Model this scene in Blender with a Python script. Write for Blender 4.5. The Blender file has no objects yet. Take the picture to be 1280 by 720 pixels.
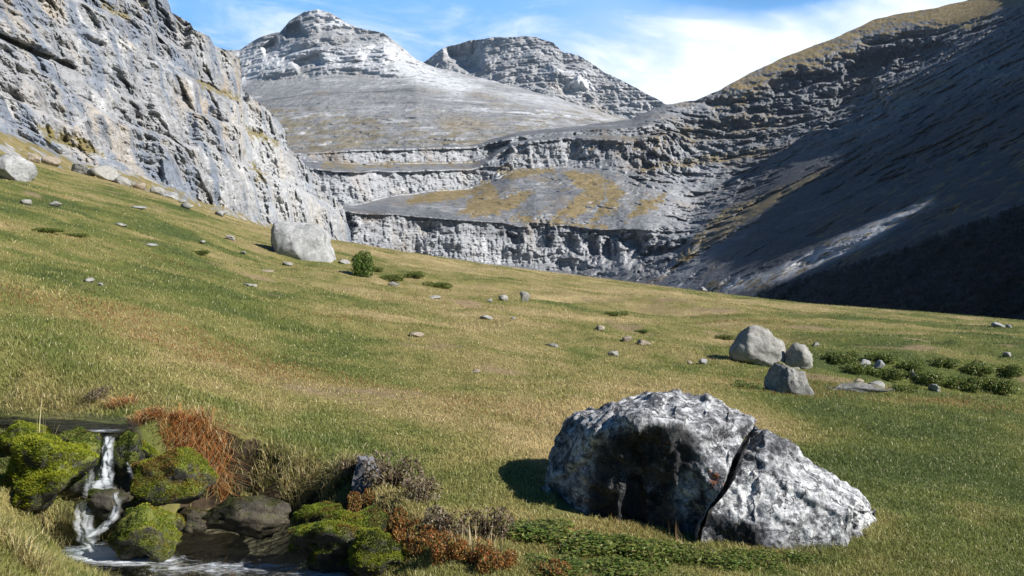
import bpy, bmesh, math, random
import numpy as np

# ---------------------------------------------------------------- camera, sky, sun, exposure
scene = bpy.context.scene
F = 1066.67            # focal length in photograph pixels (30 mm on a 36 mm frame, 1280 px wide)
HZ = 330.0             # row of the level horizon in the photograph
EYE = 1.6
cam_d = bpy.data.cameras.new("camera")
cam_d.lens = 30.0
cam_d.sensor_width = 36.0
cam_d.shift_y = -(360.0 - HZ) / 1280.0
cam_d.clip_start = 0.05
cam_d.clip_end = 30000.0
cam = bpy.data.objects.new("camera", cam_d)
cam.location = (0, 0, EYE)
cam.rotation_euler = (math.radians(90), 0, 0)
scene.collection.objects.link(cam)
scene.camera = cam

SUN_EL = math.radians(37.0)
SUN_AZ = math.radians(115.0)          # clockwise from +Y: to the right, a little behind the camera
SUN = np.array([math.sin(SUN_AZ) * math.cos(SUN_EL), math.cos(SUN_AZ) * math.cos(SUN_EL), math.sin(SUN_EL)])
SUN_STRENGTH = 5.0
SKY_STRENGTH = 0.05
CLOUD_LEVEL = 15.5
scene.view_settings.view_transform = 'Standard'
scene.view_settings.look = 'None'
scene.view_settings.exposure = 0.62
scene.view_settings.gamma = 1.0
scene.view_settings.use_curve_mapping = False
scene.render.engine = 'CYCLES'
scene.cycles.max_bounces = 5
scene.cycles.diffuse_bounces = 2
scene.cycles.glossy_bounces = 2
scene.cycles.transmission_bounces = 4
scene.cycles.transparent_max_bounces = 8
scene.cycles.volume_bounces = 0
scene.cycles.use_denoising = True
scene.cycles.sample_clamp_indirect = 4.0

sun_d = bpy.data.lights.new("sun", 'SUN')
sun_d.energy = SUN_STRENGTH
sun_d.angle = math.radians(0.45)
sun_d.color = (1.0, 0.965, 0.91)
sun_o = bpy.data.objects.new("sun", sun_d)
from mathutils import Vector
sun_o.rotation_euler = Vector((-SUN[0], -SUN[1], -SUN[2])).to_track_quat('-Z', 'Y').to_euler()
sun_o.location = (60, -30, 60)
scene.collection.objects.link(sun_o)


# ---------------------------------------------------------------- node helper
class NT:
    def __init__(s, tree):
        s.t = tree
        tree.nodes.clear()

    def n(s, typ, ins=None, **props):
        nd = s.t.nodes.new(typ)
        for k, v in props.items():
            setattr(nd, k, v)
        for k, v in (ins or {}).items():
            sock = nd.inputs[k]
            if isinstance(v, bpy.types.NodeSocket):
                s.t.links.new(v, sock)
            else:
                sock.default_value = v
        return nd

    def link(s, a, b):
        s.t.links.new(a, b)

    def math(s, op, a, b=0.0, c=0.0, clamp=False):
        return s.n('ShaderNodeMath', {0: a, 1: b, 2: c}, operation=op, use_clamp=clamp).outputs[0]

    def vmath(s, op, a, b=(0, 0, 0)):
        return s.n('ShaderNodeVectorMath', {0: a, 1: b}, operation=op).outputs[0]

    def mix(s, f, a, b, blend='MIX'):
        nd = s.n('ShaderNodeMix', data_type='RGBA', blend_type=blend, clamp_factor=True)
        for i, v in ((0, f), (6, a), (7, b)):
            if isinstance(v, bpy.types.NodeSocket):
                s.t.links.new(v, nd.inputs[i])
            else:
                nd.inputs[i].default_value = v if i == 0 else (tuple(v) + (1.0,) if len(v) == 3 else v)
        return nd.outputs[2]

    def ramp(s, f, stops, interp='LINEAR'):
        nd = s.n('ShaderNodeValToRGB', {0: f})
        cr = nd.color_ramp
        cr.interpolation = interp
        while len(cr.elements) > 1:
            cr.elements.remove(cr.elements[-1])
        for i, (p, c) in enumerate(stops):
            e = cr.elements[0] if i == 0 else cr.elements.new(p)
            e.position = p
            if isinstance(c, (int, float)):
                c = (c, c, c)
            e.color = tuple(c) + (1.0,) if len(c) == 3 else c
        return nd.outputs[0]

    def noise(s, vec, scale, detail=4.0, rough=0.55, dist=0.0, ntype='FBM'):
        nd = s.n('ShaderNodeTexNoise', {'Vector': vec, 'Scale': scale, 'Detail': detail, 'Roughness': rough, 'Distortion': dist})
        return nd.outputs['Fac']

    def smooth(s, v, a, b, lo=0.0, hi=1.0):
        return s.n('ShaderNodeMapRange', {0: v, 1: a, 2: b, 3: lo, 4: hi}, interpolation_type='SMOOTHSTEP', clamp=True).outputs[0]


# ---------------------------------------------------------------- sky
world = bpy.data.worlds.new("World")
scene.world = world
world.use_nodes = True
w = NT(world.node_tree)
sky = w.n('ShaderNodeTexSky', sky_type='NISHITA', sun_disc=False, sun_elevation=SUN_EL, sun_rotation=SUN_AZ,
          altitude=1750.0, air_density=1.0, dust_density=0.3, ozone_density=2.0)
d = w.n('ShaderNodeTexCoord').outputs['Generated']
sep = w.n('ShaderNodeSeparateXYZ', {0: d})
az = w.math('ARCTAN2', sep.outputs[0], sep.outputs[1])
el = w.math('ARCSINE', sep.outputs[2])
# wispy cirrus: streaks that lean, thicker to the north-east (the valley's right shoulder)
p = w.n('ShaderNodeCombineXYZ', {0: w.math('ADD', w.math('MULTIPLY', az, 2.2), w.math('MULTIPLY', el, -2.2)),
                                 1: w.math('ADD', w.math('MULTIPLY', el, 8.0), w.math('MULTIPLY', az, 1.3)), 2: 3.7}).outputs[0]
n1 = w.noise(p, 2.4, 8.0, 0.62, 0.6)
n2 = w.noise(p, 0.9, 4.0, 0.5, 0.3)
p3 = w.n('ShaderNodeCombineXYZ', {0: w.math('MULTIPLY', az, 7.0), 1: w.math('MULTIPLY', el, 11.0), 2: 1.3}).outputs[0]
n3 = w.noise(p3, 2.2, 6.0, 0.55, 0.3)
# a broad bright bank around azimuth 14 deg, elevation 12 deg
da = w.math('DIVIDE', w.math('SUBTRACT', az, 0.25), 0.16)
de = w.math('DIVIDE', w.math('SUBTRACT', el, 0.205), 0.075)
bank = w.math('EXPONENT', w.math('MULTIPLY', w.math('ADD', w.math('MULTIPLY', da, da), w.math('MULTIPLY', de, de)), -1.0))
da2 = w.math('DIVIDE', w.math('SUBTRACT', az, 0.46), 0.09)
de2 = w.math('DIVIDE', w.math('SUBTRACT', el, 0.275), 0.05)
bank2 = w.math('EXPONENT', w.math('MULTIPLY', w.math('ADD', w.math('MULTIPLY', da2, da2), w.math('MULTIPLY', de2, de2)), -1.0))
# a clear gap higher up between the wisps and the bank
da3 = w.math('DIVIDE', w.math('SUBTRACT', az, 0.30), 0.10)
de3 = w.math('DIVIDE', w.math('SUBTRACT', el, 0.305), 0.028)
gap = w.math('EXPONENT', w.math('MULTIPLY', w.math('ADD', w.math('MULTIPLY', da3, da3), w.math('MULTIPLY', de3, de3)), -1.0))
wis = w.smooth(w.math('ADD', w.math('MULTIPLY', n1, 0.75), w.math('MULTIPLY', n2, 0.45)), 0.50, 0.84)
veil = w.smooth(el, 0.66, 0.30, 0.0, 1.0)
m = w.math('MULTIPLY', wis, 1.0)
m = w.math('ADD', m, w.math('MULTIPLY', bank, w.math('ADD', 0.30, w.math('MULTIPLY', n3, 1.45))))
m = w.math('ADD', m, w.math('MULTIPLY', bank2, w.math('ADD', 0.25, w.math('MULTIPLY', n3, 1.0))))
m = w.math('SUBTRACT', m, w.math('MULTIPLY', gap, 0.75))
# the cirrus lies over the north; overhead and behind the sky is clear
north = w.math('MULTIPLY', w.smooth(w.math('ABSOLUTE', az), 1.05, 0.62), w.smooth(el, 0.50, 0.36))
m = w.math('MULTIPLY', m, north, clamp=True)
m = w.math('MULTIPLY', m, w.smooth(el, -0.02, 0.06), clamp=True)
skyc = w.n('ShaderNodeHueSaturation', {'Saturation': 1.6, 'Value': 1.0, 'Color': sky.outputs[0]}).outputs[0]
vf = w.math('MULTIPLY', w.math('MULTIPLY', veil, north), w.math('SUBTRACT', 0.92, w.math('MULTIPLY', gap, 0.40)))
skyc = w.mix(vf, skyc, (CLOUD_LEVEL * 0.22, CLOUD_LEVEL * 0.52, CLOUD_LEVEL * 1.0))
col = w.mix(m, skyc, (CLOUD_LEVEL * 1.0, CLOUD_LEVEL * 1.06, CLOUD_LEVEL * 1.1))
bg = w.n('ShaderNodeBackground', {'Color': col, 'Strength': SKY_STRENGTH})
out = w.n('ShaderNodeOutputWorld')
w.link(bg.outputs[0], out.inputs[0])

# ---------------------------------------------------------------- numeric noise
_rs = np.random.RandomState(7)
_perm = _rs.permutation(4096).astype(np.int64)
_grad = _rs.normal(size=(4096, 3)).astype(np.float32)
_grad /= np.linalg.norm(_grad, axis=1, keepdims=True)


def perlin(p, seed=0):
    p = np.asarray(p, dtype=np.float64)
    i = np.floor(p).astype(np.int64)
    f = (p - i).astype(np.float32)
    u = f * f * f * (f * (f * 6 - 15) + 10)
    r = None
    hx = [_perm[(i[:, 0] + a + seed * 131) & 4095] for a in (0, 1)]
    res = np.zeros(len(p), np.float32)
    for a in (0, 1):
        for b in (0, 1):
            hxy = _perm[(hx[a] + i[:, 1] + b) & 4095]
            for c in (0, 1):
                g = _grad[_perm[(hxy + i[:, 2] + c) & 4095]]
                dd = g[:, 0] * (f[:, 0] - a) + g[:, 1] * (f[:, 1] - b) + g[:, 2] * (f[:, 2] - c)
                wgt = (u[:, 0] if a else 1 - u[:, 0]) * (u[:, 1] if b else 1 - u[:, 1]) * (u[:, 2] if c else 1 - u[:, 2])
                res += wgt * dd
    return res * 1.4


def fbm(p, octv=5, seed=0, lac=2.03, gain=0.5):
    r, a = 0.0, 1.0
    q = np.array(p, dtype=np.float64)
    for k in range(octv):
        r = r + a * perlin(q, seed + k)
        q = q * lac + 17.3
        a *= gain
    return r


def ridged(p, octv=5, seed=0, lac=2.05, gain=0.55):
    r, a = 0.0, 1.0
    q = np.array(p, dtype=np.float64)
    for k in range(octv):
        r = r + a * (1 - 2 * np.abs(perlin(q, seed + k)))
        q = q * lac + 11.7
        a *= gain
    return r


def sstep(a, b, x):
    t = np.clip((x - a) / (b - a), 0, 1)
    return t * t * (3 - 2 * t)


def poly_sd(poly, x, y):
    """Signed distance to a polygon, negative inside."""
    P = np.array(poly, float)
    x, y = np.asarray(x, float), np.asarray(y, float)
    d2 = np.full(x.shape, 1e18)
    inside = np.zeros(x.shape, bool)
    for i in range(len(P)):
        a, b = P[i], P[(i + 1) % len(P)]
        ex, ey = b - a
        t = np.clip(((x - a[0]) * ex + (y - a[1]) * ey) / (ex * ex + ey * ey + 1e-12), 0, 1)
        d2 = np.minimum(d2, (x - a[0] - t * ex) ** 2 + (y - a[1] - t * ey) ** 2)
        c = ((a[1] > y) != (b[1] > y)) & (x < (b[0] - a[0]) * (y - a[1]) / (b[1] - a[1] + 1e-12) + a[0])
        inside ^= c
    d = np.sqrt(d2)
    return np.where(inside, -d, d)


def inside_poly(poly, x, y, feather=0.0):
    sd = poly_sd(poly, x, y)
    if feather <= 0:
        return (sd < 0).astype(float)
    return sstep(feather, -feather, sd)


# ---------------------------------------------------------------- mesh helpers
def mesh_np(name, V, faces, mat, parent=None, attrs=None, smooth=True, loc=None):
    """faces: one array (N,k) or a list of such arrays."""
    if not isinstance(faces, (list, tuple)):
        faces = [faces]
    V = np.asarray(V, np.float32)
    me = bpy.data.meshes.new(name)
    me.vertices.add(len(V))
    me.vertices.foreach_set('co', V.ravel())
    loops = np.concatenate([f.ravel() for f in faces]).astype(np.int32)
    sizes = np.concatenate([np.full(len(f), f.shape[1], np.int32) for f in faces])
    starts = np.concatenate([[0], np.cumsum(sizes)[:-1]]).astype(np.int32)
    me.loops.add(len(loops))
    me.loops.foreach_set('vertex_index', loops)
    me.polygons.add(len(sizes))
    me.polygons.foreach_set('loop_start', starts)
    me.polygons.foreach_set('loop_total', sizes)
    me.polygons.foreach_set('use_smooth', np.full(len(sizes), bool(smooth)))
    for k, a in (attrs or {}).items():
        a = np.asarray(a, np.float32)
        if a.ndim == 1:
            at = me.attributes.new(k, 'FLOAT', 'POINT')
            at.data.foreach_set('value', a)
        else:
            at = me.attributes.new(k, 'FLOAT_COLOR', 'POINT')
            at.data.foreach_set('color', np.concatenate([a, np.ones((len(a), 1), np.float32)], 1).ravel())
    me.update()
    if mat is not None:
        me.materials.append(mat)
    o = bpy.data.objects.new(name, me)
    scene.collection.objects.link(o)
    if parent is not None:
        o.parent = parent
    if loc is not None:
        o.location = loc
    return o


def tag(o, label=None, cat=None, group=None, kind=None):
    for k, v in (('label', label), ('category', cat), ('group', group), ('kind', kind)):
        if v:
            o[k] = v
    return o


def empty(name, loc):
    o = bpy.data.objects.new(name, None)
    o.empty_display_size = 0.1
    o.location = loc
    scene.collection.objects.link(o)
    return o


def grid_faces(nr, nc):
    i = np.arange(nr - 1)[:, None] * nc + np.arange(nc - 1)[None, :]
    return np.stack([i, i + 1, i + nc + 1, i + nc], -1).reshape(-1, 4)


def blur_grid(P, k):
    """Box blur of a (nr,nc,3) grid over 2k+1 cells, twice."""
    for _ in range(2):
        for ax in (0, 1):
            pad = [(0, 0)] * 3
            pad[ax] = (k + 1, k)
            c = np.cumsum(np.pad(P, pad, mode='edge'), axis=ax)
            n = P.shape[ax]
            P = (np.take(c, np.arange(2 * k + 1, 2 * k + 1 + n), axis=ax) - np.take(c, np.arange(0, n), axis=ax)) / (2 * k + 1)
    return P


def grid_normals(P):
    """P (nr,nc,3): unit normals turned up or towards the camera."""
    du = np.gradient(P, axis=1)
    dv = np.gradient(P, axis=0)
    n = np.cross(du, dv)
    n /= np.linalg.norm(n, axis=2, keepdims=True) + 1e-9
    return n


def unproj(px, py, dist):
    """A point that is seen at photograph pixel (px,py), dist metres ahead."""
    px, py, dist = np.broadcast_arrays(np.asarray(px, float), np.asarray(py, float), np.asarray(dist, float))
    return np.stack([(px - 640.0) / F * dist, dist, EYE + (HZ - py) / F * dist], -1)
# ---------------------------------------------------------------- materials
def new_mat(name):
    m = bpy.data.materials.new(name)
    m.use_nodes = True
    return m, NT(m.node_tree)


def finish(t, color, rough=0.9, bump=None, bump_strength=0.5, bump_dist=1.0, spec=0.15, translucent=None):
    ins = {'Base Color': color, 'Roughness': rough, 'Specular IOR Level': spec}
    b = t.n('ShaderNodeBsdfPrincipled', ins)
    if bump is not None:
        bn = t.n('ShaderNodeBump', {'Height': bump, 'Strength': bump_strength, 'Distance': bump_dist})
        t.link(bn.outputs[0], b.inputs['Normal'])
    sh = b.outputs[0]
    if translucent is not None:
        tr = t.n('ShaderNodeBsdfTranslucent', {'Color': translucent[1]})
        mx = t.n('ShaderNodeMixShader', {0: translucent[0], 1: sh, 2: tr.outputs[0]})
        sh = mx.outputs[0]
    o = t.n('ShaderNodeOutputMaterial')
    t.link(sh, o.inputs[0])


def stretch(t, vec, sx, sy, sz):
    return t.vmath('MULTIPLY', vec, (sx, sy, sz))


def mountain_mat(name, unit, dark, mid, light, warm, warm_amt, veg_c, veg_c2, strata_amt=0.5, streak_amt=0.0, dip=0.0, bump_d=1.0, stain=False):
    """Layered limestone with turf where the mesh says so (attribute veg); unit = size in metres of the main mottling."""
    m, t = new_mat(name)
    P = t.n('ShaderNodeTexCoord').outputs['Object']
    s = 1.0 / unit
    sp = t.n('ShaderNodeSeparateXYZ', {0: P})
    zt = t.math('ADD', sp.outputs[2], t.math('MULTIPLY', sp.outputs[1], dip))
    Pd = t.n('ShaderNodeCombineXYZ', {0: sp.outputs[0], 1: sp.outputs[1], 2: zt}).outputs[0]
    nA = t.noise(P, s, 8.0, 0.62)
    nB = t.noise(P, s * 5.0, 8.0, 0.65)
    strata = t.noise(stretch(t, Pd, 0.12, 0.12, 2.2), s * 2.0, 7.0, 0.7, 0.3)
    streak = t.noise(stretch(t, P, 1.6, 1.6, 0.16), s * 2.0, 6.0, 0.6, 0.3)
    v = t.math('ADD', t.math('MULTIPLY', nA, 0.55), t.math('MULTIPLY', nB, 0.45))
    v = t.math('ADD', v, t.math('MULTIPLY', t.math('SUBTRACT', strata, 0.5), strata_amt))
    nzz = t.n('ShaderNodeSeparateXYZ', {0: t.n('ShaderNodeNewGeometry').outputs['Normal']}).outputs[2]
    wall = t.smooth(nzz, 0.75, 0.45)
    v = t.math('ADD', v, t.math('MULTIPLY', wall, t.math('MULTIPLY', t.math('SUBTRACT', streak, 0.5), streak_amt)))
    c = t.ramp(v, [(0.26, dark), (0.42, mid), (0.54, mid), (0.70, light)])
    wn = t.noise(stretch(t, P, 1.0, 1.0, 0.5), s * 0.8, 6.0, 0.6, 0.4)
    c = t.mix(t.math('MULTIPLY', t.smooth(wn, 0.52, 0.68), warm_amt), c, warm)
    if stain:
        sn = t.noise(stretch(t, P, 1.0, 0.55, 0.10), s * 2.6, 6.0, 0.6, 0.2)
        c = t.mix(t.math('MULTIPLY', t.smooth(sn, 0.48, 0.60), 0.85), c, (0.17, 0.20, 0.25))
        sn2 = t.noise(stretch(t, P, 1.6, 0.9, 0.10), s * 4.0, 5.0, 0.6, 0.2)
        c = t.mix(t.math('MULTIPLY', t.smooth(sn2, 0.57, 0.66), 0.7), c, (0.10, 0.105, 0.115))
    # thin dark joints
    jt = t.noise(stretch(t, Pd, 0.35, 0.35, 1.5), s * 3.0, 7.0, 0.72, 0.8)
    c = t.mix(t.math('MULTIPLY', t.smooth(t.math('ABSOLUTE', t.math('SUBTRACT', jt, 0.5)), 0.022, 0.0), 0.7), c, dark)
    pale = t.n('ShaderNodeAttribute', attribute_name='pale').outputs['Fac']
    c = t.mix(t.math('MULTIPLY', pale, t.smooth(nB, 0.28, 0.55)), c, light)
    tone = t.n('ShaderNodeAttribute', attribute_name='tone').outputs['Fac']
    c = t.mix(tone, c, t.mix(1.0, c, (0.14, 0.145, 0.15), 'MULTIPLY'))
    veg = t.n('ShaderNodeAttribute', attribute_name='veg').outputs['Fac']
    vn = t.noise(P, s * 4.0, 8.0, 0.7)
    vg = t.smooth(t.math('ADD', veg, t.math('MULTIPLY', t.math('SUBTRACT', vn, 0.5), 2.2)), 0.36, 0.66)
    vc = t.mix(t.smooth(nB, 0.35, 0.65), veg_c, veg_c2)
    c = t.mix(vg, c, vc)
    h = t.math('ADD', t.math('MULTIPLY', nB, 0.6), t.math('MULTIPLY', jt, 0.5))
    finish(t, c, 0.95, h, 0.6, bump_d, 0.1)
    return m


M_FAR = mountain_mat('far limestone', 160.0, (0.09, 0.091, 0.096), (0.265, 0.262, 0.258), (0.60, 0.605, 0.615), (0.34, 0.27, 0.18), 0.5,
                     (0.18, 0.15, 0.095), (0.26, 0.225, 0.16), 1.0, 0.1, 0.0, 22.0)
M_CIRQUE = mountain_mat('cirque limestone', 45.0, (0.05, 0.052, 0.06), (0.25, 0.257, 0.272), (0.50, 0.505, 0.515), (0.30, 0.22, 0.13), 0.45,
                        (0.16, 0.125, 0.058), (0.24, 0.185, 0.10), 0.55, 1.15, 0.0, 4.0)
M_CLIFF = mountain_mat('pale cliff limestone', 16.0, (0.07, 0.07, 0.075), (0.31, 0.31, 0.315), (0.56, 0.555, 0.54), (0.45, 0.36, 0.25), 0.55,
                       (0.15, 0.13, 0.05), (0.24, 0.19, 0.09), 0.45, 0.6, 0.0, 1.4, True)


def attr_color(t, name='Col'):
    return t.n('ShaderNodeAttribute', attribute_name=name).outputs['Color']


def ground_mat():
    m, t = new_mat('pasture soil and turf')
    P = t.n('ShaderNodeTexCoord').outputs['Object']
    c = attr_color(t)
    n = t.noise(P, 9.0, 8.0, 0.7)
    n2 = t.noise(P, 1.3, 8.0, 0.7)
    f = t.math('ADD', 0.45, t.math('MULTIPLY', n, 1.1))
    c = t.mix(1.0, c, t.n('ShaderNodeCombineColor', {0: f, 1: f, 2: f}).outputs[0], 'MULTIPLY')
    dirt = t.n('ShaderNodeAttribute', attribute_name='dirt').outputs['Fac']
    dc = t.mix(t.smooth(n, 0.35, 0.65), (0.018, 0.013, 0.009), (0.07, 0.05, 0.032))
    c = t.mix(t.smooth(t.math('ADD', dirt, t.math('MULTIPLY', t.math('SUBTRACT', n2, 0.5), 0.6)), 0.4, 0.6), c, dc)
    finish(t, c, 0.95, n, 0.8, 0.03, 0.1)
    return m


M_GROUND = ground_mat()


def blade_mat(name, trans=0.35, rough=0.55):
    m, t = new_mat(name)
    c = attr_color(t)
    finish(t, c, rough, None, spec=0.25, translucent=(trans, c))
    return m


M_GRASS = blade_mat('grass blades')
M_LEAF = blade_mat('shrub leaves', 0.25, 0.45)


def stone_mat(name, dark, mid, light, spot=None, scale=3.0, contrast=0.1, moss=None, moss_amt=0.0, bump_d=0.03, wet=0.0):
    m, t = new_mat(name)
    P = t.n('ShaderNodeTexCoord').outputs['Object']
    nA = t.noise(P, scale, 9.0, 0.65, 0.4)
    nB = t.noise(P, scale * 7, 8.0, 0.7)
    v = t.math('ADD', t.math('MULTIPLY', nA, 0.62), t.math('MULTIPLY', nB, 0.38))
    c = t.ramp(v, [(0.5 - contrast * 1.6, dark), (0.5 - contrast * 0.3, mid), (0.5 + contrast * 0.9, light)])
    vo = t.n('ShaderNodeTexVoronoi', {'Vector': P, 'Scale': scale * 9.0, 'Randomness': 1.0}, feature='F1').outputs['Distance']
    pits = t.smooth(t.math('ADD', vo, t.math('MULTIPLY', nB, 0.4)), 0.42, 0.30)
    c = t.mix(t.math('MULTIPLY', pits, t.smooth(nA, 0.4, 0.62, 0.0, 0.7)), c, dark)
    if spot:
        sn = t.noise(P, scale * 1.5, 4.0, 0.6, 0.5)
        c = t.mix(t.math('MULTIPLY', t.smooth(sn, 0.62, 0.7), spot[1]), c, spot[0])
    if moss:
        geo = t.n('ShaderNodeNewGeometry')
        nz = t.n('ShaderNodeSeparateXYZ', {0: geo.outputs['Normal']}).outputs[2]
        mn = t.noise(P, scale * 2.0, 8.0, 0.7)
        mf = t.smooth(t.math('ADD', t.math('MULTIPLY', nz, 0.35), t.math('MULTIPLY', mn, 1.5)), 1.1 - moss_amt, 1.35 - moss_amt)
        mc = t.mix(t.smooth(nB, 0.35, 0.65), moss[0], moss[1])
        c = t.mix(mf, c, mc)
    h = t.math('ADD', nB, t.math('MULTIPLY', pits, -0.35))
    finish(t, c, 0.9 - wet * 0.6, h, 0.7, bump_d, 0.15 + wet * 0.35)
    return m


M_WHITE = stone_mat('white limestone', (0.08, 0.08, 0.082), (0.27, 0.27, 0.265), (0.48, 0.475, 0.465), None, 1.6, 0.14)
M_PALE = stone_mat('pale field stone', (0.11, 0.105, 0.095), (0.26, 0.25, 0.225), (0.43, 0.42, 0.39), None, 4.0, 0.14, bump_d=0.02)
M_GREY = stone_mat('grey stone', (0.06, 0.06, 0.06), (0.2, 0.195, 0.185), (0.42, 0.41, 0.38), None, 2.2, 0.13,
                   ((0.10, 0.10, 0.02), (0.16, 0.14, 0.04)), 0.15)
M_WET = stone_mat('wet stone', (0.012, 0.012, 0.01), (0.035, 0.033, 0.028), (0.09, 0.085, 0.07), None, 5.0, 0.13,
                  ((0.06, 0.085, 0.010), (0.17, 0.17, 0.03)), 0.40, 0.02, 0.5)


def moss_mat():
    return blade_mat('moss fronds', 0.3, 0.6)


M_MOSS = moss_mat()


def water_mat():
    m, t = new_mat('clear stream water')
    P = t.n('ShaderNodeTexCoord').outputs['Object']
    n1 = t.noise(stretch(t, P, 5.0, 9.0, 1.0), 1.6, 5.0, 0.6, 1.2)
    n2 = t.noise(stretch(t, P, 14.0, 22.0, 1.0), 1.0, 3.0, 0.5, 0.6)
    h = t.math('ADD', n1, t.math('MULTIPLY', n2, 0.35))
    bn = t.n('ShaderNodeBump', {'Height': h, 'Strength': 1.0, 'Distance': 0.06}).outputs[0]
    fr = t.n('ShaderNodeFresnel', {'IOR': 1.33, 'Normal': bn}).outputs[0]
    tr = t.n('ShaderNodeBsdfTransparent', {'Color': (0.74, 0.80, 0.76, 1)}).outputs[0]
    gl = t.n('ShaderNodeBsdfGlossy', {'Color': (1, 1, 1, 1), 'Roughness': 0.06, 'Normal': bn}).outputs[0]
    mx = t.n('ShaderNodeMixShader', {0: fr, 1: tr, 2: gl}).outputs[0]
    foam = t.n('ShaderNodeAttribute', attribute_name='foam').outputs['Fac']
    fn = t.noise(stretch(t, P, 9.0, 26.0, 4.0), 1.0, 6.0, 0.65, 1.5)
    ff = t.smooth(t.math('ADD', foam, t.math('MULTIPLY', t.math('SUBTRACT', fn, 0.5), 1.3)), 0.35, 0.95, 0.0, 0.85)
    df = t.n('ShaderNodeBsdfDiffuse', {'Color': (0.78, 0.82, 0.86, 1)}).outputs[0]
    mx = t.n('ShaderNodeMixShader', {0: ff, 1: mx, 2: df}).outputs[0]
    o = t.n('ShaderNodeOutputMaterial')
    t.link(mx, o.inputs[0])
    return m


def fall_mat():
    m, t = new_mat('falling water')
    uv = t.n('ShaderNodeAttribute', attribute_name='flow').outputs['Vector']
    n = t.noise(stretch(t, uv, 7.0, 1.3, 1.0), 1.0, 5.0, 0.6, 0.3)
    n2 = t.noise(stretch(t, uv, 3.0, 5.0, 1.0), 1.0, 5.0, 0.65, 0.6)
    dens = t.n('ShaderNodeAttribute', attribute_name='foam').outputs['Fac']
    v = t.math('ADD', t.math('MULTIPLY', t.math('SUBTRACT', n, 0.5), 0.8), t.math('MULTIPLY', t.math('SUBTRACT', n2, 0.5), 0.7))
    f = t.smooth(t.math('ADD', dens, v), 0.12, 1.0, 0.0, 0.82)
    tr = t.n('ShaderNodeBsdfTransparent', {'Color': (0.85, 0.88, 0.88, 1)}).outputs[0]
    df = t.n('ShaderNodeBsdfDiffuse', {'Color': (0.82, 0.85, 0.88, 1)}).outputs[0]
    tl = t.n('ShaderNodeBsdfTranslucent', {'Color': (0.82, 0.85, 0.88, 1)}).outputs[0]
    dd = t.n('ShaderNodeMixShader', {0: 0.35, 1: df, 2: tl}).outputs[0]
    mx = t.n('ShaderNodeMixShader', {0: f, 1: tr, 2: dd}).outputs[0]
    o = t.n('ShaderNodeOutputMaterial')
    t.link(mx, o.inputs[0])
    return m


M_WATER = water_mat()
M_FALL = fall_mat()


def bark_mat():
    m, t = new_mat('twig bark')
    P = t.n('ShaderNodeTexCoord').outputs['Object']
    n = t.noise(P, 30.0, 4.0, 0.6)
    finish(t, t.mix(n, (0.05, 0.035, 0.022), (0.14, 0.10, 0.065)), 0.9)
    return m


M_BARK = bark_mat()

M_WET_BARE = stone_mat('dark wet stone', (0.012, 0.011, 0.009), (0.04, 0.034, 0.024), (0.10, 0.085, 0.055), None, 5.0, 0.13,
                       ((0.04, 0.045, 0.010), (0.09, 0.075, 0.02)), 0.15, 0.02, 0.6)
M_TAN = stone_mat('tan stone', (0.12, 0.095, 0.07), (0.27, 0.22, 0.165), (0.44, 0.38, 0.30), None, 4.0, 0.14, bump_d=0.02)
# ---------------------------------------------------------------- mountains
def curve(pts, px):
    a = np.array(pts, float)
    return np.interp(px, a[:, 0], a[:, 1])


def wig(px, s, seed, amp, octv=4):
    q = np.stack([px.ravel() / s, px.ravel() * 0 + seed * 3.1, px.ravel() * 0], 1)
    return (amp * fbm(q, octv, seed)).reshape(px.shape)


def smooth_rows(A, k):
    """Smooth along px by k columns."""
    if k < 1:
        return A
    ker = np.hanning(2 * k + 3)[1:-1]
    ker /= ker.sum()
    return np.stack([np.convolve(np.pad(r, len(ker) // 2, mode='edge'), ker, 'valid') for r in A])


# meadow skyline (row, distance of the crest) by column
CREST = [(-900, 60, 120), (-300, 95, 150), (0, 190, 150), (20, 195, 150), (130, 225, 140), (250, 258, 130), (330, 285, 110), (450, 306, 95), (560, 325, 90),
         (700, 342, 90), (850, 360, 85), (1000, 378, 80), (1130, 388, 75), (1270, 400, 70), (1600, 430, 70), (2600, 500, 70)]


def crest_py(px):
    return curve([(a, b) for a, b, c in CREST], px)


def curve_s(pts, px, k):
    """curve() with its corners rounded over about k columns."""
    g = np.arange(200.0, 2000.0)
    ker = np.hanning(2 * k + 3)[1:-1]
    y = np.convolve(np.pad(curve(pts, g), k, mode='edge'), ker / ker.sum(), 'valid')
    return np.interp(px, g, y)


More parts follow.
